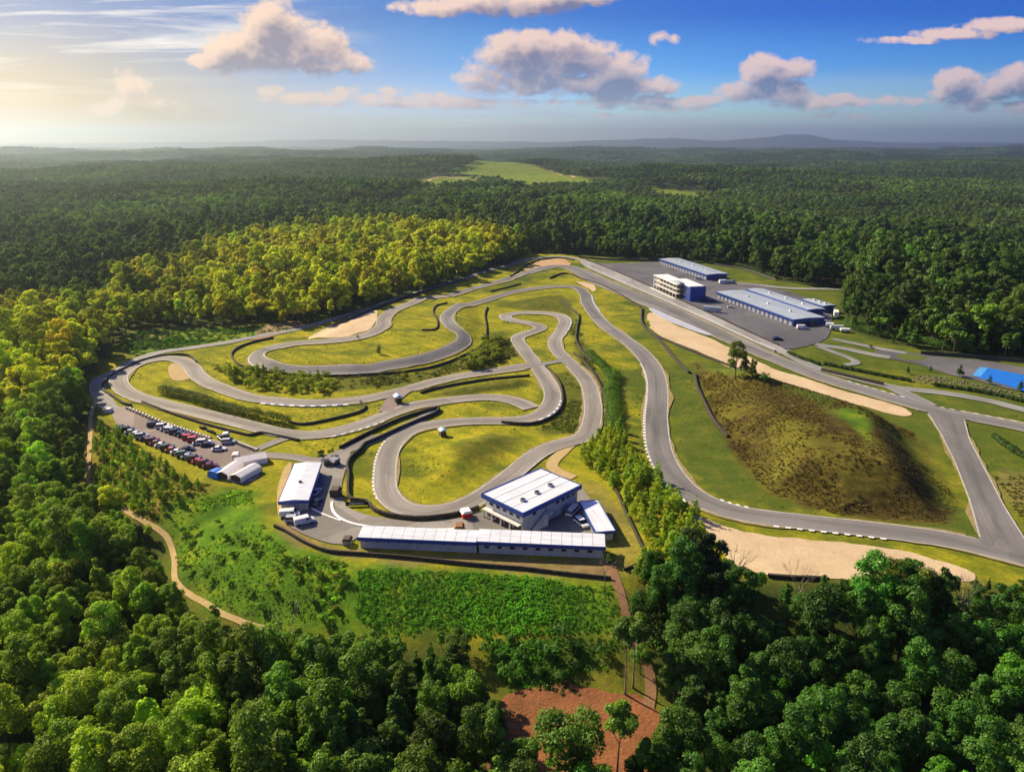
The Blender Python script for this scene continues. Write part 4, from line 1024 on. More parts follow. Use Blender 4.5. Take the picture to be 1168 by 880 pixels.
# weeds, tussocks and ground cover: nobody could count them
def tuft(seed, r_, h, nleaf, size):
    g = np.random.default_rng(seed); lb = [(g.uniform(-.6, .6)*r_, g.uniform(-.6, .6)*r_, h*.35, h*g.uniform(.4, .6)) for _ in range(5)]
    v, f, lv = leaf_cloud(seed, lb, nleaf, size, squash=.8)
    return np_mesh('weed_clump', v, f, M['leaf'], link=False, attrs={'lv': ('FLOAT', lv)}).data
tufts = [tuft(900+i, 1.0+.2*i, .8, 90, .22) for i in range(4)]
def cover(name, px, sp_, tint, sc_, label, cat, thresh=-9, var=.25, extra=None):
    b = place_in(px, sp_, len(px)+int(sp_*10), .5)
    b = b[road_clear(b[:, 0], b[:, 1], .8)]
    b = b[sdf(P(px)[:, :2], b[:, 0], b[:, 1]) > 2.5*np.maximum(0, fbm(b[:, 0]*.11, b[:, 1]*.11, 3)*2)]
    keep = fbm(b[:, 0]*.07, b[:, 1]*.07, 3)+rng.uniform(-.15, .15, len(b)) > thresh; b = b[keep]
    n = len(b); nz = fbm(b[:, 0]*.05+9, b[:, 1]*.05, 3)[:, None]
    t = np.array(tint)*np.exp(rng.normal(0, var, (n, 1)))*(1+.8*nz)
    scatter(name, tufts, b[:, 0], b[:, 1], H(b[:, 0], b[:, 1])-.05, rng.integers(0, 4, n), rng.uniform(*sc_, n)*np.clip(1+.8*nz[:, 0], .55, 1.5), t, label, cat)
cover('ground_cover', [(405,648),(545,653),(697,668),(706,700),(702,722),(540,725),(410,722),(390,700)], .8, (.115, .32, .014), (.32, .8), 'lush green creeper covering the field below the garages', 'ground cover')
cover('ground_cover', [(545,730),(704,727),(700,760),(640,774),(580,788)], .95, (.07, .22, .012), (.4, .9), 'lush green creeper on the lower strip of field', 'ground cover')
cover('weeds', [(200,565),(285,560),(308,604),(340,628),(400,640),(404,720),(300,714),(240,688),(206,668),(200,640),(192,605)], 1.0, (.22, .37, .016), (.20, .72), 'bright green weeds on the sloping left meadow', 'weeds', -.3, .4)
cover('weeds', [(106,478),(130,490),(215,548),(240,552),(205,576),(186,600),(140,583),(104,545)], 1.4, (.22, .29, .014), (.4, .9), 'olive weeds on the slope below the car park', 'weeds', -.15, .35)
cover('heath', [(794,415),(808,463),(834,506),(873,560),(960,588),(1080,597),(1094,574),(1042,494),(1000,476),(930,454),(880,438),(838,428)], 1.05, (.12, .085, .02), (.25, .6), 'brown and olive heath scrub covering the hill', 'heath', -.2, .45)
cover('weeds', [(1135,545),(1165,537),(1230,560),(1230,620),(1165,595)], 1.8, (0.119, 0.119, 0.020), (.4, .9), 'brown scrub on the bank at the right edge', 'weeds', -.1, .4)
# rock bank: boulders
g = np.random.default_rng(3)
vs, fs = [], []; off = 0
bm = bmesh.new(); bmesh.ops.create_icosphere(bm, subdivisions=1, radius=1); iv = np.array([v.co[:] for v in bm.verts]); bm.verts.index_update(); ifc = np.array([[v.index for v in f.verts] for f in bm.faces]); bm.free()
b = place_in([(1038,428),(1060,428),(1097,434),(1130,441),(1168,450),(1200,458),(1200,466),(1168,458),(1120,448),(1080,440),(1042,436)], 1.7, 21, .5)
for x, y in b:
    s = g.uniform(.3, .7); rot = Matrix.Rotation(g.uniform(0, 6), 3, Vector(g.normal(size=3)).normalized())
    v = (iv*g.uniform(.75, 1.25, iv.shape))@np.array(rot).T*s*np.array([1, 1, .7])+np.array([x, y, float(H(x, y))+s*.25]); vs.append(v); fs.append(ifc+off); off += len(v)
tag(np_mesh('rubble', np.vstack(vs), np.vstack(fs), M['rock']), 'bank of grey brown boulders left of the blue sheet', 'rocks', kind='stuff')

cover('weeds', [(380,429),(470,426),(545,404),(560,380),(575,376),(590,405),(570,416),(500,430),(440,441),(384,446)], 1.4, (.11, .12, .014), (.4, 1.0), 'rough olive scrub on the bank above the middle track', 'weeds', -.1, .4)
cover('weeds', [(632,425),(648,424),(668,452),(668,478),(655,494),(625,497),(600,489),(625,483),(642,465)], 1.4, (.10, .13, .014), (.35, .8), 'rough green weeds on the bank outside the middle hairpin', 'weeds', -.1, .3)
cover('weeds', [(646,372),(660,362),(672,408),(692,440),(700,480),(690,490),(688,450),(664,415)], 1.3, (.11, .14, .014), (.35, .8), 'rough weeds along the tyre walls in the middle', 'weeds', -.1, .3)
cover('weeds', [(140,398),(150,379),(200,378),(290,372),(345,374),(300,384),(262,388),(215,394),(160,408)], 1.7, (.09, .2, .014), (.6, 1.4), 'green undergrowth between the forest and the upper left road', 'undergrowth', -.1, .3)

cover('undergrowth', [(700,728),(712,690),(726,690),(745,660),(800,700),(800,820),(775,905),(750,905),(752,800),(735,745)], 1.6, (.05, .11, .014), (.6, 1.5), 'dark green undergrowth beside the dirt path', 'undergrowth', -.2, .35)
for k, (px, py, h) in enumerate([(752,700,7),(770,712,9),(790,716,11),(765,745,10),(785,765,12),(800,750,12),(768,800,13),(785,835,13),(800,800,14),(776,875,12),(757,735,6),(742,690,6)]):
    t = np.array([.07, .14, .018])*np.exp(rng.normal(0, .25))
    one('near', k % 8, 'broadleaf_tree', px, py, h, tuple(t), 'mid green tree right of the dirt path to the clay clearing')['group'] = 'trees right of the dirt path'

cover('weeds', [(560,790),(600,772),(650,772),(680,785),(725,792),(750,815),(742,826),(700,800),(650,790),(600,795),(585,830),(575,890),(552,890)], 1.5, (.07, .14, .014), (.4, 1.0), 'ragged weeds along the edge of the red clay', 'weeds', -.05, .35)
for k, (px, py, l, s_) in enumerate([(905,700,'leafless grey tree in the forest below the gravel, left one',.9),(1090,735,'leafless grey tree standing in the lower right forest',1.1),(690,668,'small bare tree at the foot of the young belt',.6),(330,752,'bare grey tree at the edge of the green field',1.0)]):
    q = bpy.data.objects.new('dead_tree', o_dead.data); COL.objects.link(q); q.location = P1(px, py); q.rotation_euler = (0, 0, k*1.7); q.scale = (s_, s_, s_*1.5); tag(q, l, 'tree')

cover('grass_tufts', [(160,415),(205,408),(300,400),(420,360),(520,330),(640,310),(730,350),(745,470),(690,500),(600,530),(480,590),(400,560),(330,500),(180,465),(140,440)], 2.2, (.20, .20, .016), (.16, .38), 'tufts of rough grass all over the infield', 'grass', -.02, .35)
cover('grass_tufts', [(700,430),(735,380),(790,430),(830,510),(880,570),(1000,595),(1120,625),(1168,560),(1168,470),(1060,480),(1090,600),(860,585),(770,545),(745,500)], 2.4, (.13, .17, .016), (.16, .36), 'tufts of rough grass beside the lower right track', 'grass', .0, .35)

for k, (px, py, h) in enumerate([(600,888,9),(648,893,15),(738,905,12),(768,888,17),(560,880,13),(752,880,9),(566,845,10),(722,742,7),(730,768,7),(585,905,10)]):
    t = np.array([.09, .18, .018])*np.exp(rng.normal(0, .3))
    one('near', (k*3+1) % 8, 'broadleaf_tree', px, py, h, tuple(t), 'green tree at the lower rim of the red clay clearing')['group'] = 'trees at the rim of the red clay clearing'

b = place_in([(205,600),(240,590),(285,610),(330,640),(400,650),(410,715),(330,712),(260,690),(215,662),(205,640)], 6.0, 31)
for x, y in b[:55]:
    plant('bush', int(rng.integers(3)), 'bush', x, y, rng.uniform(.4, 1.0), rng.uniform(0, 6.28), np.array([.10, .20, .014])*np.exp(rng.normal(0, .35)), 'scattered green bush on the sloping left meadow', 'bush', 'bushes scattered over the left meadow', crown='foliage', stem='stem')
# ---------------------------------------------------------------- buildings
def frame_from(a_px, b_px, name, label, cat='building', group=None, world=None):
    if world: a, b_ = [Vector((x, y, float(H(x, y)))) for x, y in world]
    else: a, b_ = P1(*a_px), P1(*b_px)
    d = b_-a
    z = min(a.z, b_.z)
    root = empty(name, (a.x, a.y, z), math.atan2(d.y, d.x), label, cat, group)
    return root, Vector((d.x, d.y)).length
def window(parent, x0, z0, x1, z1, y, face='y-', name='window', fr=.12):
    """framed window standing 3 mm proud of a wall; face tells which wall of the local frame"""
    mb, gl = MB(), MB()
    def bx(mb_, u0, v0, u1, v1, d0, d1):
        if face == 'y-': mb_.box(u0, y-d1, v0, u1, y-d0, v1)
        elif face == 'y+': mb_.box(u0, y+d0, v0, u1, y+d1, v1)
        elif face == 'x-': mb_.box(y-d1, u0, v0, y-d0, u1, v1)
        else: mb_.box(y+d0, u0, v0, y+d1, u1, v1)
    bx(gl, x0+fr*.5, z0+fr*.5, x1-fr*.5, z1-fr*.5, .003, .04)
    for q in ((x0, z0, x0+fr, z1), (x1-fr, z0, x1, z1), (x0+fr, z0, x1-fr, z0+fr), (x0+fr, z1-fr, x1-fr, z1)): bx(mb, *q, .003, .09)
    o = mb.build(name, M['steel'], parent)
    gl.build('pane', M['glass'] if name == 'window' else M['door'], o)
    return o
def fascia_ring(root, x0, y0, x1, y1, z0, z1, t=.18, mat='blue'):
    mb = MB()
    mb.box(x0, y0, z0, x1, y0+t, z1); mb.box(x0, y1-t, z0, x1, y1, z1)
    mb.box(x0, y0+t, z0, x0+t, y1-t, z1); mb.box(x1-t, y0+t, z0, x1, y1-t, z1)
    return mb.build('fascia', M[mat], root)

# pit office: x runs along the right-hand face, y along the left-hand face
root, Lx = frame_from((596.3, 608.6), (658, 577), 'pit_office', 'two storey grey pit office with flat white roof and blue fascia')
Ly, Hh = 14.6, 6.3
w = MB()
w.box(0, 0, -.3, Lx, Ly, Hh)
w.build('wall', M['wall_grey'], root)
lw = MB(); lw.box(-.03, .25, 2.9, -.004, Ly-.2, Hh-.1); lw.build('cladding', M['wall_light'], root)
rf = MB(); rf.box(-.62, -.62, Hh+.02, Lx+.62, Ly+.62, Hh+.42)
roof = rf.build('roof', M['roof'], root)
sm = MB()
for k in range(1, 4): sm.box(-.55, Ly*k/4-.05, Hh+.423, Lx+.55, Ly*k/4+.05, Hh+.47)
sm.build('roof_seam', M['steel'], roof)
fascia_ring(root, -.9, -.9, Lx+.9, Ly+.9, Hh-.75, Hh+.62, .26)
for k, (u, v) in enumerate([(.20, .30), (.47, .33), (.74, .36)]):
    q = empty('rooftop_fan', (u*Lx, v*Ly, Hh+.42)); q.parent = roof
    c = MB(); c.tube([(0, 0, 0), (0, 0, .55)], [.85, .8], 16); o = c.build('fan_housing', M['steel'], roof); o.location = q.location
    bpy.data.objects.remove(q)
    c = MB(); c.tube([(0, 0, .5), (0, 0, .62)], [.6, .55], 12); o2 = c.build('grille', M['glass'], o)
for k in range(5): window(root, 1.0+k*2.6, 4.0, 2.5+k*2.6, 5.0, -.03, 'x-')
for k, u in enumerate((.20, .62, .72, .82, .92)): window(root, u*Lx-.8, 4.0, u*Lx+.8, 5.0, 0, 'y-')
# open ground floor bays on the left-hand face, dark timber screens
for k in range(4):
    y0 = .6+k*3.5
    d = MB(); d.box(-.12, y0, 0, -.003, y0+2.7, 2.6); d.build('timber_screen', M['stone'], root)
    d = MB(); d.box(-1.5, y0+2.85, -.2, -1.1, y0+3.25, 2.75); d.build('column', M['wall_light'], root)
cn = MB(); cn.box(-1.7, .2, 2.62, -.035, Ly-.2, 2.86); cn.build('canopy', M['wall_light'], root)
# outside stair along the right-hand face
st = MB(); nst = 16; x1 = Lx*.36; x0 = x1-5.2
for k in range(nst):
    xa = x0+(x1-x0)*k/nst; st.box(xa, -1.9, -.1, xa+(x1-x0)/nst-.003, -.5, 3.2*(k+1)/nst)
st.box(x1, -1.9, 2.95, x1+2.2, -.003, 3.2)
stair = st.build('stair', M['wall_light'], root)
rl = MB()
rl.tube([(x0, -1.95, 1.0), (x1, -1.95, 4.2), (x1+2.2, -1.95, 4.2)], [.05]*3, 5); rl.tube([(x0, -.45, 1.0), (x1, -.45, 4.2)], [.05]*2, 5)
for k in range(6): t = k/5; rl.tube([(x0+(x1-x0)*t, -1.95, 3.2*t-.05), (x0+(x1-x0)*t, -1.95, 1+3.2*t)], [.04, .04], 5)
rl.build('handrail', M['steel'], stair)
d = MB(); d.box(x1+.5, -.06, 3.22, x1+1.5, -.003, 5.2); d.build('door', M['door'], root)
d = MB(); d.box(Lx*.7, -.06, 0, Lx*.7+3, -.003, 2.7); d.build('garage_door', M['door'], root)

def mono_block(root, x0, x1, dep, h0, h1, wallm='wall_grey', roofm='roof', fz=.75, over=.5, tag_=None):
    """low block, roof falling towards the local -y side"""
    mb = MB(); mb.extrude([(0, -.4), (dep, -.4), (dep, h1), (0, h0)], 0, x1-x0)
    mb.v = [(x0+y, x, z) for x, y, z in mb.v]
    mb.build('wall', M[wallm], root)
    sl = (h1-h0)/dep
    mb = MB(); pr = [(-over, h0-over*sl+.03), (dep+over, h1+over*sl+.03), (dep+over, h1+over*sl+.25), (-over, h0-over*sl+.25)]
    mb.extrude(pr, 0, x1-x0+2*over); mb.v = [(x0-over+y, x, z) for x, y, z in mb.v]
    rf = mb.build('roof', M[roofm], root)
    mb = MB(); nn_ = int((x1-x0)/2.6)
    for k in range(1, nn_):
        u_ = x0+(x1-x0)*k/nn_; zz = lambda yv: h0+yv*sl+.253
        mb.poly([(u_-.06, -over, zz(-over)), (u_+.06, -over, zz(-over)), (u_+.06, dep+over, zz(dep+over)), (u_-.06, dep+over, zz(dep+over))])
    mb.build('roof_seam', M['steel'], rf)
    mb = MB(); mb.box(x0-over-.05, -over-.16, h0-fz, x1+over+.05, -over-.004, h0+.3-over*sl)
    mb.box(x0-over-.2, -over-.16, h0-fz*.6, x0-over-.055, dep+over, h0+.15); mb.box(x1+over+.055, -over-.16, h0-fz*.6, x1+over+.2, dep+over, h0+.15)
    mb.build('fascia', M['blue'], root)
    return rf
# long garage row, two stepped blocks
root, Lx = frame_from((411.5, 624.5), (687.5, 636.5), 'long_garage', 'very long low grey garage row with white roof and blue fascia')
mono_block(root, 0, Lx*.485, 4.3, 3.2, 3.6)
mono_block(root, Lx*.485+.7, Lx, 4.5, 3.45, 3.9)
for k in range(10):
    u = 1.5+k*(Lx*.485-3)/9.5; m_ = MB(); m_.box(u, -.42, 2.1, u+.5, -.003, 2.45); m_.build('bracket', M['blue'], root)
for k in range(9):
    u = Lx*.485+2+k*(Lx*.515-4)/8.6; window(root, u, 1.5, u+1.3, 2.35, 0, 'y-', 'window', .08)
for k in range(4):
    u = 3+k*7; m_ = MB(); m_.box(u, 4.303, 0, u+3, 4.36, 2.6); m_.build('garage_door', M['door'], root)
m_ = MB(); m_.tube([(Lx*.24, -.12, -.2), (Lx*.24, -.12, 2.6)], [.07, .07], 6); m_.build('downpipe', M['steel'], root)
# white roofed shed (front face has three grey doors)
root, Lx = frame_from((321.5, 583.5), (351.5, 582), 'shed', 'long white roofed shed with blue trim beside the apron')
dep = 25.0
mb = MB(); mb.box(0, 0, -.3, Lx, dep, 3.3); mb.build('wall', M['wall_grey'], root)
mb = MB(); mb.extrude([(-.5, 3.2), (Lx+.5, 3.2), (Lx+.5, 3.55), (Lx/2, 3.95), (-.5, 3.55)], -.5, dep+.5); rf = mb.build('roof', M['roof'], root)
mb = MB(); mb.box(Lx*.5-.4, dep*.42, 3.95, Lx*.5+.4, dep*.42+.8, 4.4); mb.build('roof_vent', M['stone'], rf)
mb = MB(); mb.box(-.66, -.68, 2.6, Lx+.66, -.503, 3.62); mb.box(Lx+.503, -.5, 2.8, Lx+.66, dep+.5, 3.6); mb.box(-.66, -.5, 2.9, -.503, dep+.5, 3.6); mb.build('fascia', M['blue'], root)
for k in range(3): window(root, .6+k*2.5, 0, 2.6+k*2.5, 2.35, 0, 'y-', 'garage_door', .15)
for k in range(3):
    mb = MB(); mb.box(Lx+.003, 3+k*6, 0, Lx+.06, 6+k*6, 2.5); mb.build('door', M['door'], root)
# small store right of the office
root, Lx = frame_from((680.5, 617), (663, 583), 'store', 'small white roofed store with blue fascia right of the pit office')
mono_block(root, 0, Lx, -4.2, 2.9, 2.9) if False else None
dep = 4.4
mb = MB(); mb.box(0, -dep, -.3, Lx, 0, 2.75); mb.build('wall', M['wall_grey'], root)
mb = MB(); mb.box(-.4, -dep-.4, 2.77, Lx+.4, .4, 3.0); mb.build('roof', M['roof'], root)
fascia_ring(root, -.62, -dep-.62, Lx+.62, .62, 2.2, 3.12, .2)
for k in range(3): window(root, 1+k*2.9, 0, 3.2+k*2.9, 2.1, 0, 'y+', 'garage_door', .12)

def blue_garage(a, b_, dep, h, label, bays, roofm='roof_blue', over=.7, step=None):
    root, Lx = frame_from(a, b_, 'paddock_garage', label) if a[0] > 500 else frame_from(None, None, 'paddock_garage', label, world=(a, b_))
    mb = MB(); mb.box(0, 0, -.5, Lx, dep, h); mb.build('wall', M['blue'], root)
    mb = MB(); mb.extrude([(-over, h+.02), (dep+over, h+.02), (dep+over, h+.45), (dep*.5, h+.9), (-over, h+.45)], 0, Lx+2*over); mb.v = [(y-over, x, z) for x, y, z in mb.v]
    rf = mb.build('roof', M[roofm], root)
    fascia_ring(root, -over-.2, -over-.2, Lx+over+.2, dep+over+.2, h-.55, h+.5, .19)
    pit = Lx/bays
    for k in range(bays): window(root, k*pit+pit*.14, 0, k*pit+pit*.80, h-1.5, 0, 'y-', 'garage_door', .25)
    mb = MB()
    for k in range(1, int(Lx/5)):
        u_ = Lx*k/int(Lx/5); mb.poly([(u_-.1, -over, h+.455), (u_+.1, -over, h+.455), (u_+.1, dep*.5, h+.905), (u_-.1, dep*.5, h+.905)]); mb.poly([(u_-.1, dep*.5, h+.905), (u_+.1, dep*.5, h+.905), (u_+.1, dep+over, h+.455), (u_-.1, dep+over, h+.455)])
    mb.build('roof_seam', M['steel'], rf)
    for k in range(3):
        mb = MB(); mb.box(Lx*(.25+.27*k), dep*.45, h+.75, Lx*(.25+.27*k)+1.2, dep*.45+1.2, h+1.7); mb.build('roof_vent', M['roof'], rf)
    for k in range(2): window(root, dep*(.2+.4*k), 1.2, dep*(.4+.4*k), 2.4, Lx, 'x+', 'window', .1)
    return root
blue_garage((753, 301.5), (806, 320), 17, 4.3, 'far blue paddock garage with pale flat roof near the forest', 16)
blue_garage((817.5, 340), (904, 372.5), 20, 4.0, 'long front blue paddock garage with a row of pale doors', 18)
blue_garage((160.6, 492.4), (176.6, 428.6), 11, 5.0, 'blue paddock garage standing behind the long front one', 10)
blue_garage((186.5, 462), (191.5, 443), 8, 4.2, 'small blue roofed wing at the back right of the garages', 3)

# race control: open galleries on the left, blue block on the right
root, Lx = frame_from((746, 328.5), (771.5, 340.5), 'race_control', 'race control block with open white galleries and a blue end wall')
dep, nb = 10, 7
for lv_ in range(3):
    mb = MB(); mb.box(0, -.6, lv_*3.1+2.9, Lx, dep, lv_*3.1+3.15); mb.build('gallery_floor', M['wall_light'], root)
mb = MB(); mb.box(.2, 3.0, -.3, Lx-.2, dep-.1, 9.25); mb.build('wall', M['stone'], root)
mb = MB(); mb.box(-.6, -1.0, 9.3, Lx+.4, dep+.4, 9.7); mb.build('roof', M['white'], root)
for k in range(nb+1):
    mb = MB(); mb.box(k*(Lx-.3)/nb, -.55, -.3, k*(Lx-.3)/nb+.3, -.25, 9.28); mb.build('column', M['white'], root)
for lv_ in range(2):
    for k in range(nb):
        x0 = k*(Lx-.3)/nb+.3; x1_ = (k+1)*(Lx-.3)/nb
        mb = MB(); mb.box(x0, -.48, lv_*3.1+4.15, x1_, -.4, lv_*3.1+4.25); mb.box(x0, -.48, lv_*3.1+3.55, x1_, -.4, lv_*3.1+3.62); mb.build('railing', M['white'], root)
mb = MB(); mb.box(-2, -3.2, -.3, Lx+1, -1.2, .5); mb.build('terrace', M['wall_light'], root)
mb = MB(); mb.box(Lx+.8, 4.0, -.3, Lx+12, 15, 9.6); mb.build('blue_block', M['blue'], root)
mb = MB(); mb.box(Lx*.55, 3.6, 9.72, Lx+11.2, 14.2, 10.2); mb.build('block_roof', M['white'], root)
mb = MB(); mb.extrude([(Lx*.62, 9.72), (Lx+2.5, 9.72), (Lx+2.5, 11.2), (Lx*.9, 11.4)], .2, 3.5); mb.build('roof_hood', M['roof_blue'], root)
window(root, Lx+2, 1.5, Lx+5, 3.2, 4.0, 'y-'); window(root, Lx+6, 5.0, Lx+9.5, 6.6, 4.0, 'y-')

# marshal posts: pale blue roofed huts on dark legs
def marshal(px, py, s, label):
    p = P1(px, py); root = empty('marshal_post', p, R(25), label, 'hut', 'marshal posts by the track'); root.scale = (s, s, s)
    for x in (-1, 1):
        for y in (-1, 1): mb = MB(); mb.box(x*.95-.08, y*.95-.08, -.2, x*.95+.08, y*.95+.08, 2.5); mb.build('leg', M['stone'], root)
    mb = MB(); mb.box(-1.1, -1.1, .5, 1.1, 1.1, 1.5); mb.build('cabin', M['stone'], root)
    mb = MB(); mb.extrude([(-1.5, 2.5), (1.5, 2.5), (0, 3.25)], -1.5, 1.5); mb.build('roof', M['tarp_pale2'], root)
M['tarp_pale2'] = mat_plain('pale_blue_roof', (.25, .42, .6), .5)
marshal(454, 459, 1.15, 'blue roofed marshal post between the two infield tracks')
marshal(505, 497, .95, 'blue roofed marshal post on the lower infield grass')

# event tents
def tent(px, py, l, w_, h, rot, label):
    root = empty('tent', P1(px, py), R(rot), label, 'tent', None)
    mb = MB(); mb.extrude([(-w_/2, 1.9), (-w_*.42, 2.1), (0, h), (w_*.42, 2.1), (w_/2, 1.9), (w_*.4, 2.02), (0, h-.14), (-w_*.4, 2.02)], -l/2, l/2); mb.build('roof', M['tent'], root)
    for sx in (-1, 1):
        mb = MB(); mb.box(sx*w_/2-.03, -l/2, -.2, sx*w_/2+.03, l/2, 1.93); mb.build('side_wall', M['tent'], root)
    mb = MB(); mb.box(-w_/2+.05, -l/2+.5, -.1, w_/2-.05, -l/2+.56, 1.95); mb.build('shade_panel', M['stone'], root)  # dark sheet stands in for the shade inside the tent
    return root
tent(263, 540, 9, 4.2, 2.8, -14, 'left white event tent at the end of the car park')
tent(281, 543, 9.5, 4.2, 2.8, -22, 'right white event tent at the end of the car park')
tent(286, 528, 10, 5.0, 3.0, -62, 'white marquee crossing behind the two event tents')
o = MB(); pr = [(-2.9, 0), (-2.9, 1.5), (-2.2, 2.4), (-.8, 2.8), (.9, 2.8), (2.3, 2.4), (2.9, 1.5), (2.9, 0)]
o.extrude(pr, -2.0, 2.0); o = o.build('tarpaulin', M['tarp']); o.location = P1(247, 543); o.scale = (.75, .8, .85); o.rotation_euler = (0, 0, R(-25)); tag(o, 'bright blue tarpaulin cover beside the white tents', 'tarpaulin')
o = MB(); o.box(-1.3, -.9, 0, 1.3, .9, 1.1); o.extrude([(-1.3, 1.1), (1.3, 1.1), (.9, 1.7), (-.9, 1.7)], -.9, .9); o = o.build('water_tank', M['tent']); o.location = P1(124.5, 470); tag(o, 'rounded white tank at the car park entrance', 'tank')
# blue sheet on the skid pad
c = P([(1117,419.5),(1127,420),(1168,428.5),(1235,442),(1235,462),(1168,447.5),(1151,441),(1109,429)])[:, :2]
sheet = area('tarpaulin', None, M['tarp'], 'bright blue sheet spread on the skid pad at the right edge', 'sheet', False, c, kind=None)
c = P([(1117,419.5),(1126.6,420.2),(1118,430.6),(1109,429)])[:, :2]
strip_ = area('pale_strip', None, M['tarp_pale'], None, None, False, c, kind=None); strip_.parent = sheet
# red and white stand, small stalls
def kiosk(px, py, s, roofm, bodym, label, rot=20, nm='stall'):
    root = empty(nm, P1(px, py), R(rot), label, nm)
    mb = MB(); mb.box(-1.2*s, -1*s, -.1, 1.2*s, 1*s, 1.5*s); mb.build('body', M[bodym], root)
    mb = MB(); mb.extrude([(-1.45*s, 1.52*s), (1.45*s, 1.52*s), (.9*s, 2.2*s), (-.9*s, 2.2*s)], -1.2*s, 1.2*s); mb.build('canopy', M[roofm], root)
M['redp'] = mat_plain('red_paint', (.5, .02, .02), .45)
M['timber'] = mat_plain('brown_timber', (.22, .11, .045), .8, var=.4)
kiosk(532, 589.5, 1.1, 'white', 'redp', 'small red stall with white top on the apron')
kiosk(524, 606, 1.0, 'timber', 'timber', 'small brown timber stand behind the garage row', 5)
kiosk(269.5, 522.5, .9, 'tent', 'stone', 'small white topped kiosk behind the marquee', 10)
kiosk(258, 499, .9, 'tent', 'stone', 'small white topped kiosk by the car park wall', 10)
kiosk(382, 530, 1.1, 'steel', 'stone', 'dark equipment trailer at the top of the apron', 60)
kiosk(383, 565.5, 1.2, 'stone', 'stone', 'small dark cabin at the gate of the apron', 0)
kiosk(396.5, 620, .9, 'stone', 'steel', 'small dark box left of the long garage', 0)
# advertising board on the grass
root = empty('sign_board', P1(407, 577), R(3), 'black board with pale marks standing on the grass', 'sign')
mb = MB(); mb.box(-3.2, -.08, .3, 3.2, .08, 1.5); mb.build('board', M['black'], root)
for k, (x0, x1_) in enumerate([(-2.0, -1.5), (-1.3, -.6), (-.4, .1), (.3, 1.0), (1.2, 1.9)]):
    mb = MB(); mb.box(x0, -.11, .72, x1_, -.083, 1.05); mb.build('pale_panel', M['white'], root)
for x in (-2.6, 2.6): mb = MB(); mb.box(x-.06, -.06, -.2, x+.06, .06, .298); mb.build('post', M['steel'], root)

# ---------------------------------------------------------------- vehicles
def car_proto(kind, paint, label):
    root = empty('parked_car', (0, 0, 0), 0, label, 'car')
    if kind == 'van': L2, Wd, body, cab = 2.5, 1.0, [(-2.5,.35),(-2.5,1.25),(-2.45,2.0),(1.1,2.05),(1.7,1.25),(2.45,1.0),(2.5,.35)], None
    elif kind == 'pickup': L2, Wd, body, cab = 2.6, .95, [(-2.6,.45),(-2.6,1.0),(2.5,1.0),(2.6,.8),(2.6,.45)], [(-.5,1.0),(-.35,1.72),(.75,1.72),(1.3,1.0)]
    elif kind == 'suv': L2, Wd, body, cab = 2.25, .93, [(-2.25,.4),(-2.25,1.05),(1.2,1.08),(2.2,.95),(2.25,.4)], [(-2.2,1.05),(-1.9,1.72),(.55,1.72),(1.25,1.07)]
    else: L2, Wd, body, cab = 2.15, .88, [(-2.15,.35),(-2.15,.88),(-1.5,.95),(.95,.93),(2.1,.75),(2.15,.35)], [(-1.75,.93),(-1.1,1.42),(.25,1.42),(1.0,.93)]
    mb = MB(); mb.extrude(body, -Wd, Wd); bd = mb.build('body', paint, root)
    bv = bd.modifiers.new('bevel', 'BEVEL'); bv.width = .12; bv.segments = 2
    if cab:
        g_ = MB(); g_.extrude(cab, -Wd*.86, Wd*.86); g_.build('glasshouse', M['glass'], root)
        t = MB(); xa, xb = cab[1][0]+.05, cab[2][0]-.05; t.box(xa, -Wd*.84, cab[1][1]-.02, xb, Wd*.84, cab[1][1]+.05); t.build('roof', paint, root)
    else:
        g_ = MB(); g_.extrude([(1.12,1.98),(1.66,1.3),(1.72,1.3),(1.18,2.0)], -Wd*.85, Wd*.85); g_.build('windscreen', M['glass'], root)
        for s in (-1, 1): g_ = MB(); g_.box(.2, s*Wd-.01 if s < 0 else Wd+.003, 1.3, 1.15, s*Wd-.003 if s < 0 else Wd+.01, 1.8); g_.build('side_window', M['glass'], root)
    for sx in (-1, 1):
        for sy in (-1, 1):
            wl_ = MB(); wl_.tube([(sx*L2*.62, sy*(Wd-.22), .33), (sx*L2*.62, sy*(Wd+.02), .33)], [.33, .33], 12); wl_.build('wheel', M['tyre'], root)
    for s in (-1, 1):
        hl = MB(); hl.box(L2-.02, s*Wd*.7-.14, .62, L2+.02, s*Wd*.7+.14, .76); hl.build('headlight', M['white'], root)
    return root
PAINT = {}
def paint(nm, c):
    if nm not in PAINT:
        m_, nt_, b_ = new_mat(nm.replace(' ', '_')+'_car_paint'); b_.inputs['Base Color'].default_value = (*c, 1); b_.inputs['Roughness'].default_value = .28
        b_.inputs['Coat Weight'].default_value = .6; PAINT[nm] = m_
    return PAINT[nm]
PC = {'black': (.012,.012,.014), 'white': (.75,.75,.74), 'silver': (.42,.44,.46), 'dark blue': (.02,.035,.08), 'dark red': (.22,.015,.02), 'orange': (.5,.13,.03), 'red': (.55,.03,.025), 'dark grey': (.06,.065,.07), 'green grey': (.12,.17,.15), 'maroon': (.16,.02,.03)}
PROTOCAR = {}
def car(kind, colr, px, py, rot, label, group=None, sc_=1.0):
    key = (kind, colr)
    if key not in PROTOCAR:
        r_ = car_proto(kind, paint(colr, PC[colr]), label); PROTOCAR[key] = r_
    else: r_ = copy_tree(PROTOCAR[key])
    r_['label'] = label
    if group: r_['group'] = group
    elif 'group' in r_: del r_['group']
    p = P1(px, py); r_.location = p+Vector((0, 0, .09)); r_.rotation_euler = (0, 0, R(rot)); r_.scale = (sc_*1.12,)*3
    return r_
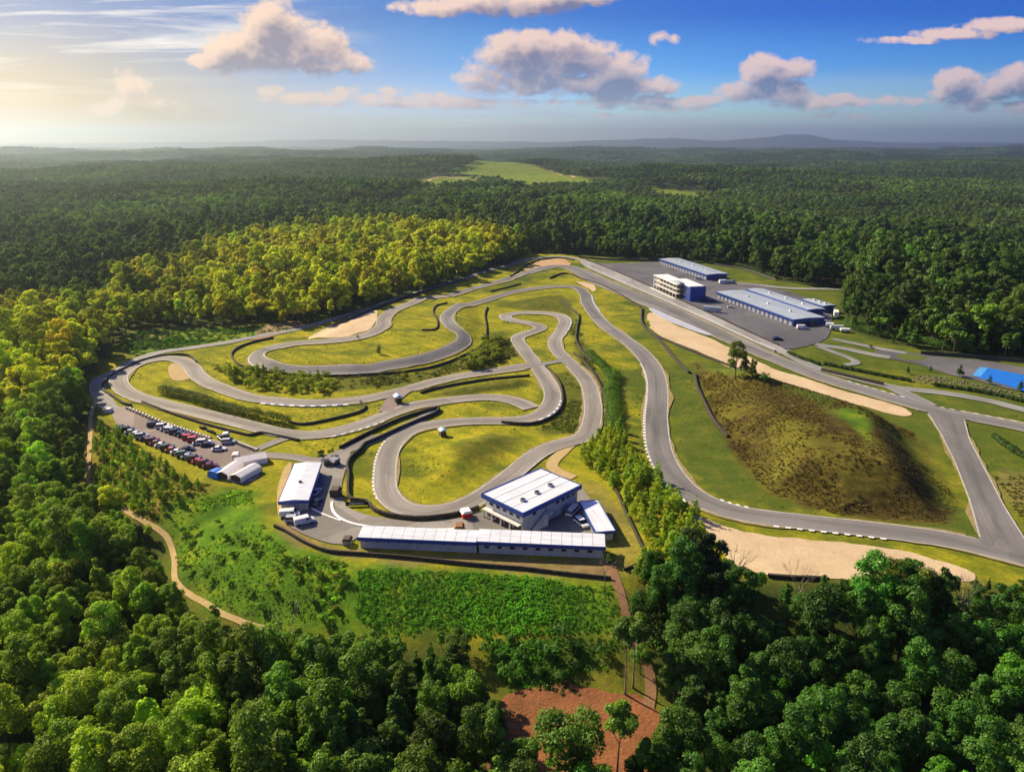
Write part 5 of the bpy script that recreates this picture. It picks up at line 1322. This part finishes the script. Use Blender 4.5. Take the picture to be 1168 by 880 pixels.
# lower row of the car park, from its upper end to the tents
ROW = 'cars parked in the lower row of the car park'
lower = [('car','black'),('suv','black'),('car','silver'),('car','white'),('suv','silver'),('car','dark blue'),('suv','maroon'),('car','dark red'),('car','white'),('suv','dark blue'),('car','orange'),('car','white'),('suv','green grey'),('car','silver'),('suv','dark grey'),('car','red'),('suv','dark red'),('car','maroon')]
n_ = len(lower)
ordw = ['first','second','third','fourth','fifth','sixth','seventh','eighth','ninth','tenth','eleventh','twelfth','thirteenth','fourteenth','fifteenth','sixteenth','seventeenth','eighteenth']
for k, (kd, cl) in enumerate(lower):
    t = k/(n_-1); px, py = np.interp(t, [0, .5, 1], [139, 188, 240]), np.interp(t, [0, .5, 1], [489.5, 511, 533])
    car(kd, cl, px, py, 12+rng.uniform(-9, 9), f'{cl} {"estate car" if kd == "suv" else "car"}, {ordw[k]} from the top of the lower parking row', ROW)
upper = [('suv','black',176,486.5),('suv','white',186,488.5),('car','silver',191,491),('suv','white',196,492.5),('suv','dark blue',201,494.5),('car','black',207,496.5),('car','dark blue',211,498.5),('suv','red',216,501),('suv','red',222,503.5),('car','silver',228,507),('suv','white',233,506.5),('car','black',237,509)]
for k, (kd, cl, px, py) in enumerate(upper):
    car(kd, cl, px, py, 14+rng.uniform(-4, 4), f'{cl} {"estate car" if kd == "suv" else "car"}, {ordw[k]} from the left of the upper parking row', 'cars parked in the upper row of the car park')
car('car', 'white', 250, 514, 12, 'small white car alone in the shade of the car park')
car('car', 'black', 214, 514, 8, 'small black car between the two parking rows')
car('pickup', 'dark grey', 254, 502, -50, 'dark pickup beside the stacked material in the car park')
car('suv', 'silver', 261, 506, 10, 'silver estate car at the car park wall')
car('van', 'white', 331, 589, 8, 'white van with open side, nearest the shed doors')
car('suv', 'silver', 336, 595, 10, 'silver estate car, middle of the three by the shed')
car('van', 'white', 347.5, 597, 28, 'white van parked at an angle below the shed')
car('car', 'white', 361, 563, 80, 'white car right of the shed on the apron', None, 1)
car('car', 'dark grey', 361.5, 574.5, 85, 'dark grey car right of the shed, below the white one')
car('suv', 'black', 378, 530, 20, 'black estate car at the top of the apron')
car('suv', 'white', 652.5, 586, 62, 'white estate car beside the office, upper of two')
car('suv', 'white', 663, 599, -62, 'white estate car beside the office, lower of two')
car('suv', 'white', 656, 582.5, 62, 'pale car half hidden behind the two white ones by the store')
car('van', 'white', 825.5, 323.5, 5, 'white van on the strip behind race control', None, 1.3)
car('van', 'silver', 834, 323.5, 5, 'silver van right of the white van behind race control', None, 1.2)
car('suv', 'white', 798, 319.5, -20, 'white car at the end of the far blue garage', None, 1.2)
car('suv', 'black', 803, 343.5, 5, 'black car in front of the blue end wall')
car('car', 'black', 812.5, 344, 8, 'black car beside the corner of the long garage')
car('car', 'white', 834, 351.5, -5, 'white car in front of the long blue garage')
car('van', 'white', 915, 375.5, -5, 'white van at the right end of the long garage', None, 1.1)
car('suv', 'dark grey', 927, 372, 8, 'dark car behind the white van at the garage end', None, 1.1)
car('suv', 'white', 937, 367, -20, 'white car in the back corner of the paddock', None, 1.1)
car('suv', 'silver', 935, 364.5, -20, 'silver car in the back corner of the paddock', None, 1.1)
car('car', 'black', 886.5, 388, 8, 'lone black car near the pit lane end of the paddock', None, 1.2)
# lorries and trailers
def trailer(px, py, rot, l, h, m_, label, cab=None):
    root = empty('lorry' if cab else 'trailer', P1(px, py, .1), R(rot), label, 'lorry' if cab else 'trailer')
    mb = MB(); mb.box(-l/2, -1.25, 1.0, l/2, 1.25, h); mb.build('box_body', M[m_], root)
    if cab: mb = MB(); mb.extrude([(l/2+.15,.6),(l/2+2.1,.6),(l/2+2.1,1.6),(l/2+1.7,2.7),(l/2+.15,2.8)], -1.2, 1.2); mb.build('cab', M[cab], root)
    for x in ([-l*.32, -l*.2]+([l/2+1.2] if cab else [l*.3])):
        for y in (-1, 1): mb = MB(); mb.tube([(x, y*.95, .48), (x, y*1.24, .48)], [.48, .48], 10); mb.build('wheel', M['tyre'], root)
trailer(812, 356, -28, 11, 3.4, 'roof_blue', 'long pale trailer parked beside the pit lane')
trailer(953, 362, 70, 8, 4.0, 'white', 'white lorry with blue cab at the paddock edge', 'blue')
trailer(946, 373.5, -20, 4, 2.6, 'white', 'short white trailer at the paddock corner')
trailer(954, 376.5, -5, 7, 2.8, 'roof_blue', 'grey box trailer at the paddock corner')
trailer(963.5, 379, -8, 5, 2.2, 'white', 'low white trailer on the grass edge')
# go-karts lined up along the car park wall
M['kart'] = mat_plain('grey_kart_body', (.17, .15, .145), .5, var=.3)
kp = empty('go_kart', (0, 0, 0), 0, 'grey go-kart', 'go-kart', 'grey go-karts lined up along the car park edge')
mb = MB(); mb.extrude([(-1.0,.12),(-1.0,.5),(-.5,.55),(-.35,.3),(.3,.3),(.7,.42),(1.15,.3),(1.2,.12)], -.5, .5); mb.build('body', M['kart'], kp)
mb = MB(); mb.extrude([(-.75,.3),(-.95,1.0),(-.8,1.02),(-.45,.4)], -.3, .3); mb.build('seat', M['black'], kp)
mb = MB(); mb.tube([(.15, 0, .35), (-.05, 0, .75)], [.03, .03], 5); mb.tube([(-.05, -.16, .75), (-.02, 0, .82), (-.05, .16, .75)], [.025]*3, 5); mb.build('steering_wheel', M['steel'], kp)
for sx in (-.72, .75):
    for sy in (-1, 1): mb = MB(); mb.tube([(sx, sy*.5, .16), (sx, sy*.72, .16)], [.16, .16], 9); mb.build('wheel', M['tyre'], kp)
for k in range(26):
    t = k/25; r_ = kp if k == 0 else copy_tree(kp)
    px, py = np.interp(t, [0, .4, 1], [147, 183, 237]), np.interp(t, [0, .4, 1], [466.5, 482, 500])
    r_.location = P1(px, py, .1); r_.rotation_euler = (0, 0, R(48+rng.uniform(-4, 4))); r_.scale = (1.15,)*3
    r_['label'] = 'small grey go-kart in the line along the car park edge'
for k in range(12):
    t = k/11; r_ = copy_tree(kp); r_.location = P1(np.interp(t, [0, 1], [265, 291]), np.interp(t, [0, 1], [503.5, 513.5]), .1); r_.rotation_euler = (0, 0, R(48+rng.uniform(-4, 4)))
    r_['label'] = 'small grey go-kart in the short line by the lane'; r_['group'] = 'grey go-karts in the short line by the lane'
# stacked tyres by the karts
vs = MB(); g = random.Random(2)
for k in range(9):
    p = P1(229+k*2.0, 487.5+k*.9+g.uniform(-1, 1)); root = MB(); root.tube([(0, 0, 0), (0, 0, .9)], [.45, .45], 10); o = root.build('tyre_stack', M['black']); o.location = p
    tag(o, 'stack of old black tyres beside the kart line', 'tyres', 'tyre stacks beside the kart line')

# ---------------------------------------------------------------- light, air and sky
sun_d = bpy.data.lights.new('sun', 'SUN'); sun = bpy.data.objects.new('sun', sun_d); COL.objects.link(sun)
sun_d.energy = 5.0; sun_d.angle = R(.6); sun_d.color = (1, .82, .55)
sd = Vector((math.sin(SUN_AZ)*math.cos(SUN_EL), math.cos(SUN_AZ)*math.cos(SUN_EL), math.sin(SUN_EL)))
sun.rotation_euler = sd.to_track_quat('Z', 'Y').to_euler()
mb = MB(); mb.box(-21600, -21600, -60, 21600, 21600, 420); hz = mb.build('haze', [])
tag(hz, 'thin warm summer haze over the valley', 'haze', kind='stuff')
hm = bpy.data.materials.new('haze_air'); hm.use_nodes = True; nt = hm.node_tree; nt.nodes.clear()
pv = nt.nodes.new('ShaderNodeVolumePrincipled'); mo = nt.nodes.new('ShaderNodeOutputMaterial'); nt.links.new(pv.outputs[0], mo.inputs['Volume'])
pv.inputs['Color'].default_value = (.70, .87, 1, 1); pv.inputs['Density'].default_value = 9.5e-5; pv.inputs['Anisotropy'].default_value = .78
hm.cycles.homogeneous_volume = True
hz.data.materials.append(hm)
W = bpy.data.worlds.new('World'); SC.world = W; W.use_nodes = True
nt = W.node_tree; bg = nt.nodes['Background']
sky = N(nt, 'ShaderNodeTexSky', sky_type='NISHITA'); sky.sun_disc = False; sky.sun_elevation = SUN_EL; sky.sun_rotation = SUN_AZ
sky.air_density = 1.0; sky.dust_density = 1.0; sky.ozone_density = 3.0
# direction of view -> (u, v) on a vertical sheet far to the north; v is the height above the horizon
dirv = N(nt, 'ShaderNodeTexCoord').outputs['Generated']
sp_ = N(nt, 'ShaderNodeSeparateXYZ'); L(nt, dirv, sp_.inputs[0]); dx, dy, dz = sp_.outputs
yy = mth(nt, 'MAXIMUM', dy, .12)
u = mth(nt, 'DIVIDE', dx, yy); v = mth(nt, 'DIVIDE', dz, yy)
cmb = N(nt, 'ShaderNodeCombineXYZ'); L(nt, u, cmb.inputs[0]); L(nt, v, cmb.inputs[1]); UV = cmb.outputs[0]
def sky_uv(px, py):
    d = rays([(px, py)])[0]; return d[0]/d[1], d[2]/d[1]
def vm(op, a, b_=None, c=None, out=0):
    n = N(nt, 'ShaderNodeVectorMath', operation=op)
    for i, q in enumerate((a, b_, c)):
        if q is None: continue
        if hasattr(q, 'links'): L(nt, q, n.inputs[i])
        else: n.inputs[i].default_value = q
    return n.outputs[out]
CLOUDS = [  # base row, strength, puffs (x, y, half width, half height)
    (87, 1.0, [(312,34,44,38),(278,60,52,28),(350,54,50,36),(390,70,34,18),(238,71,28,12),(325,72,100,22)]),
    (113, 1.0, [(590,66,60,36),(645,68,66,38),(698,86,56,30),(555,90,42,22),(745,97,36,13),(640,98,115,24)]),
    (26, .9, [(500,8,60,14),(575,2,95,20),(660,-6,80,18)]),
    (123, 1.0, [(872,86,34,25),(908,79,32,14),(850,106,42,18),(812,115,30,8),(884,104,44,20)]),
    (119, 1.0, [(1094,98,32,22),(1120,108,46,14),(1162,93,34,22),(1072,108,20,9)]),
    (60, .75, [(1030,46,58,6),(1085,39,60,9),(1140,29,55,10)]),
    (54, .7, [(757,45,20,10)]),
    (136, .42, [(150,97,26,18),(175,120,55,16),(130,125,30,10)]),
    (124, .62, [(395,106,26,9),(452,104,24,8),(310,104,20,10),(430,114,130,9),(350,112,60,8)]),
    (127, .68, [(560,118,190,7),(760,119,110,8),(740,112,20,8),(690,116,30,9)]),
    (128, .75, [(1010,119,180,10),(960,112,20,7),(1150,122,90,8)]),
    (140, .5, [(980,132,60,5),(640,133,90,5),(860,136,50,5)]),
]
def field(vec, detail=True):
    acc = None
    for base, st, puffs in CLOUDS:
        best = None
        for cx, cy_, rx, ry in puffs:
            u0, v0 = sky_uv(cx, cy_); u1, _ = sky_uv(cx+rx, cy_); _, v1 = sky_uv(cx, cy_-ry)
            a = vm('MULTIPLY', vm('SUBTRACT', vec, (u0, v0, 0)), (1/abs(u1-u0), 1/abs(v1-v0), 0))
            q = mth(nt, 'SUBTRACT', 1, vm('DOT_PRODUCT', a, a, out=1))
            best = q if best is None else mth(nt, 'MAXIMUM', best, q)
        s2 = N(nt, 'ShaderNodeSeparateXYZ'); L(nt, vec, s2.inputs[0])
        vb = sky_uv(584, base)[1]
        cut = mth(nt, 'MULTIPLY', mth(nt, 'SUBTRACT', s2.outputs[1], vb), 55)
        best = mth(nt, 'MULTIPLY', mth(nt, 'MINIMUM', best, mth(nt, 'ADD', cut, .1)), st)
        acc = best if acc is None else mth(nt, 'MAXIMUM', acc, best)
    acc = mth(nt, 'MAXIMUM', acc, -1.2)
    if not detail: return acc
    def vor(scale, det):
        n = N(nt, 'ShaderNodeTexVoronoi', feature='F1'); n.inputs['Scale'].default_value = scale; n.inputs['Detail'].default_value = det; n.inputs['Roughness'].default_value = .55
        L(nt, vm('ADD', vm('MULTIPLY', vec, (1, 1.25, 1)), wob), n.inputs['Vector']); return n.outputs['Distance']
    wn = N(nt, 'ShaderNodeTexNoise'); wn.inputs['Scale'].default_value = 22; wn.inputs['Detail'].default_value = 4; L(nt, vec, wn.inputs['Vector'])
    wob = vm('MULTIPLY', vm('SUBTRACT', wn.outputs['Color'], (.5, .5, .5)), (.022, .022, 0))
    b1 = mth(nt, 'ADD', mth(nt, 'SUBTRACT', .42, vor(40, 3.0)), mth(nt, 'MULTIPLY', mth(nt, 'SUBTRACT', .42, vor(15, 0)), 1.1))
    n2 = mth(nt, 'SUBTRACT', noise_n(nt, 9, 6, .6, vec), .5)
    return mth(nt, 'ADD', mth(nt, 'ADD', acc, .42), mth(nt, 'ADD', mth(nt, 'MULTIPLY', b1, .62), mth(nt, 'MULTIPLY', n2, .40)))
F0 = field(UV)
F1 = field(vm('ADD', UV, (-.012, .009, 0)))
F2 = field(vm('ADD', UV, (0, .020, 0)), False)
fine_ = mth(nt, 'MULTIPLY', mth(nt, 'SUBTRACT', noise_n(nt, 70, 5, .65, UV), .5), .8)
alpha = maprange(nt, mth(nt, 'ADD', F0, fine_), .0, .5)
lit = maprange(nt, mth(nt, 'ADD', mth(nt, 'SUBTRACT', F0, F1), mth(nt, 'MULTIPLY', fine_, .35)), -.48, .52)
thick = maprange(nt, F0, .25, 1.35)
under = maprange(nt, F2, .0, 1.1)
# sky colour: clear blue overhead, pale at the horizon, warm towards the sun
s0 = N(nt, 'ShaderNodeHueSaturation'); s0.inputs['Saturation'].default_value = 1.25; L(nt, sky.outputs[0], s0.inputs['Color'])
tintc = ramp(nt, mth(nt, 'MULTIPLY', v, 4), [(0, (.78, .90, .98)), (.16, (.46, .68, .92)), (.34, (.13, .36, .74)), (.6, (.025, .16, .50))])
skyc = mixc(nt, 1, vm('MINIMUM', s0.outputs[0], (5.5, 5.5, 5.5)), tintc, 'MULTIPLY')
gu, gv = sky_uv(-20, 140)
gd = Vector((gu, 1, gv)).normalized()
dot = vm('DOT_PRODUCT', dirv, tuple(gd), out=1)
glow = mth(nt, 'POWER', mth(nt, 'MAXIMUM', dot, 0), 16)
low = maprange(nt, v, .16, .0)
glow = mth(nt, 'MULTIPLY', glow, mth(nt, 'ADD', mth(nt, 'MULTIPLY', low, .8), .2))
glow2 = mth(nt, 'POWER', mth(nt, 'MAXIMUM', dot, 0), 110)
ga = mixc(nt, 1, mixc(nt, glow, (0, 0, 0), (3.7, 2.45, 1.0)), mixc(nt, glow2, (0, 0, 0), (.9, .6, .2)), 'ADD')
skyc = mixc(nt, mth(nt, 'MULTIPLY', glow, 1.5, clamp=True), skyc, (0, 0, 0))
skyc = mixc(nt, 1, skyc, ga, 'ADD')
# thin streaked high cloud towards the left
cst = noise_n(nt, 1, 6, .62, vscale(nt, vm('ADD', UV, vm('MULTIPLY', vm('DOT_PRODUCT', UV, (0, 1, 0), out=1), (0, 0, 0))), (2.2, 26, 1)), dist=.6)
rotm = N(nt, 'ShaderNodeMapping'); rotm.inputs['Rotation'].default_value = (0, 0, R(14)); rotm.inputs['Scale'].default_value = (2.6, 30, 1); L(nt, UV, rotm.inputs['Vector'])
cst = noise_n(nt, 1, 6, .6, rotm.outputs[0], dist=.5)
cm_ = mth(nt, 'MULTIPLY', maprange(nt, u, -.15, -.5), maprange(nt, v, .04, .10))
skyc = mixc(nt, mth(nt, 'MULTIPLY', mth(nt, 'MULTIPLY', maprange(nt, cst, .48, .62), cm_), 1.0), skyc, (4.6, 4.2, 3.7))
hs = noise_n(nt, 1, 5, .55, vscale(nt, UV, (3, 42, 1)))
skyc = mixc(nt, mth(nt, 'MULTIPLY', mth(nt, 'MULTIPLY', maprange(nt, hs, .42, .62), maprange(nt, v, .095, .03)), .6), skyc, mixc(nt, glow, (2.3, 2.45, 2.95), (3.4, 2.6, 1.6)))
# cumulus
warm = mth(nt, 'POWER', mth(nt, 'MAXIMUM', dot, 0), 5)
c_lit = mixc(nt, warm, (4.0, 2.85, 2.5), (4.5, 3.1, 2.05)); c_sh = mixc(nt, warm, (.60, .68, 1.25), (1.2, .92, 1.15))
shade = mth(nt, 'ADD', mth(nt, 'ADD', mth(nt, 'MULTIPLY', thick, .62), mth(nt, 'MULTIPLY', under, .75)), mth(nt, 'MULTIPLY', mth(nt, 'SUBTRACT', .5, lit), .9), clamp=True)
cc = mixc(nt, shade, c_lit, c_sh)
air = maprange(nt, v, .11, .0, .02, .35)
cc = mixc(nt, air, cc, skyc)
skyc = mixc(nt, mth(nt, 'MULTIPLY', alpha, .96), skyc, cc)
L(nt, skyc, bg.inputs[0]); bg.inputs[1].default_value = .13
SC.view_settings.view_transform = 'Standard'; SC.view_settings.look = 'None'; SC.view_settings.gamma = 1; SC.view_settings.exposure = .92
SC.view_settings.use_curve_mapping = False
W.cycles.sampling_method = 'MANUAL'; W.cycles.sample_map_resolution = 512
cy = SC.cycles; cy.max_bounces = 6; cy.diffuse_bounces = 3; cy.glossy_bounces = 2; cy.transmission_bounces = 4; cy.volume_bounces = 0; cy.transparent_max_bounces = 4
cy.use_denoising = True; cy.use_adaptive_sampling = True; cy.adaptive_threshold = .02
cy.caustics_reflective = False; cy.caustics_refractive = False; cy.sample_clamp_indirect = 6
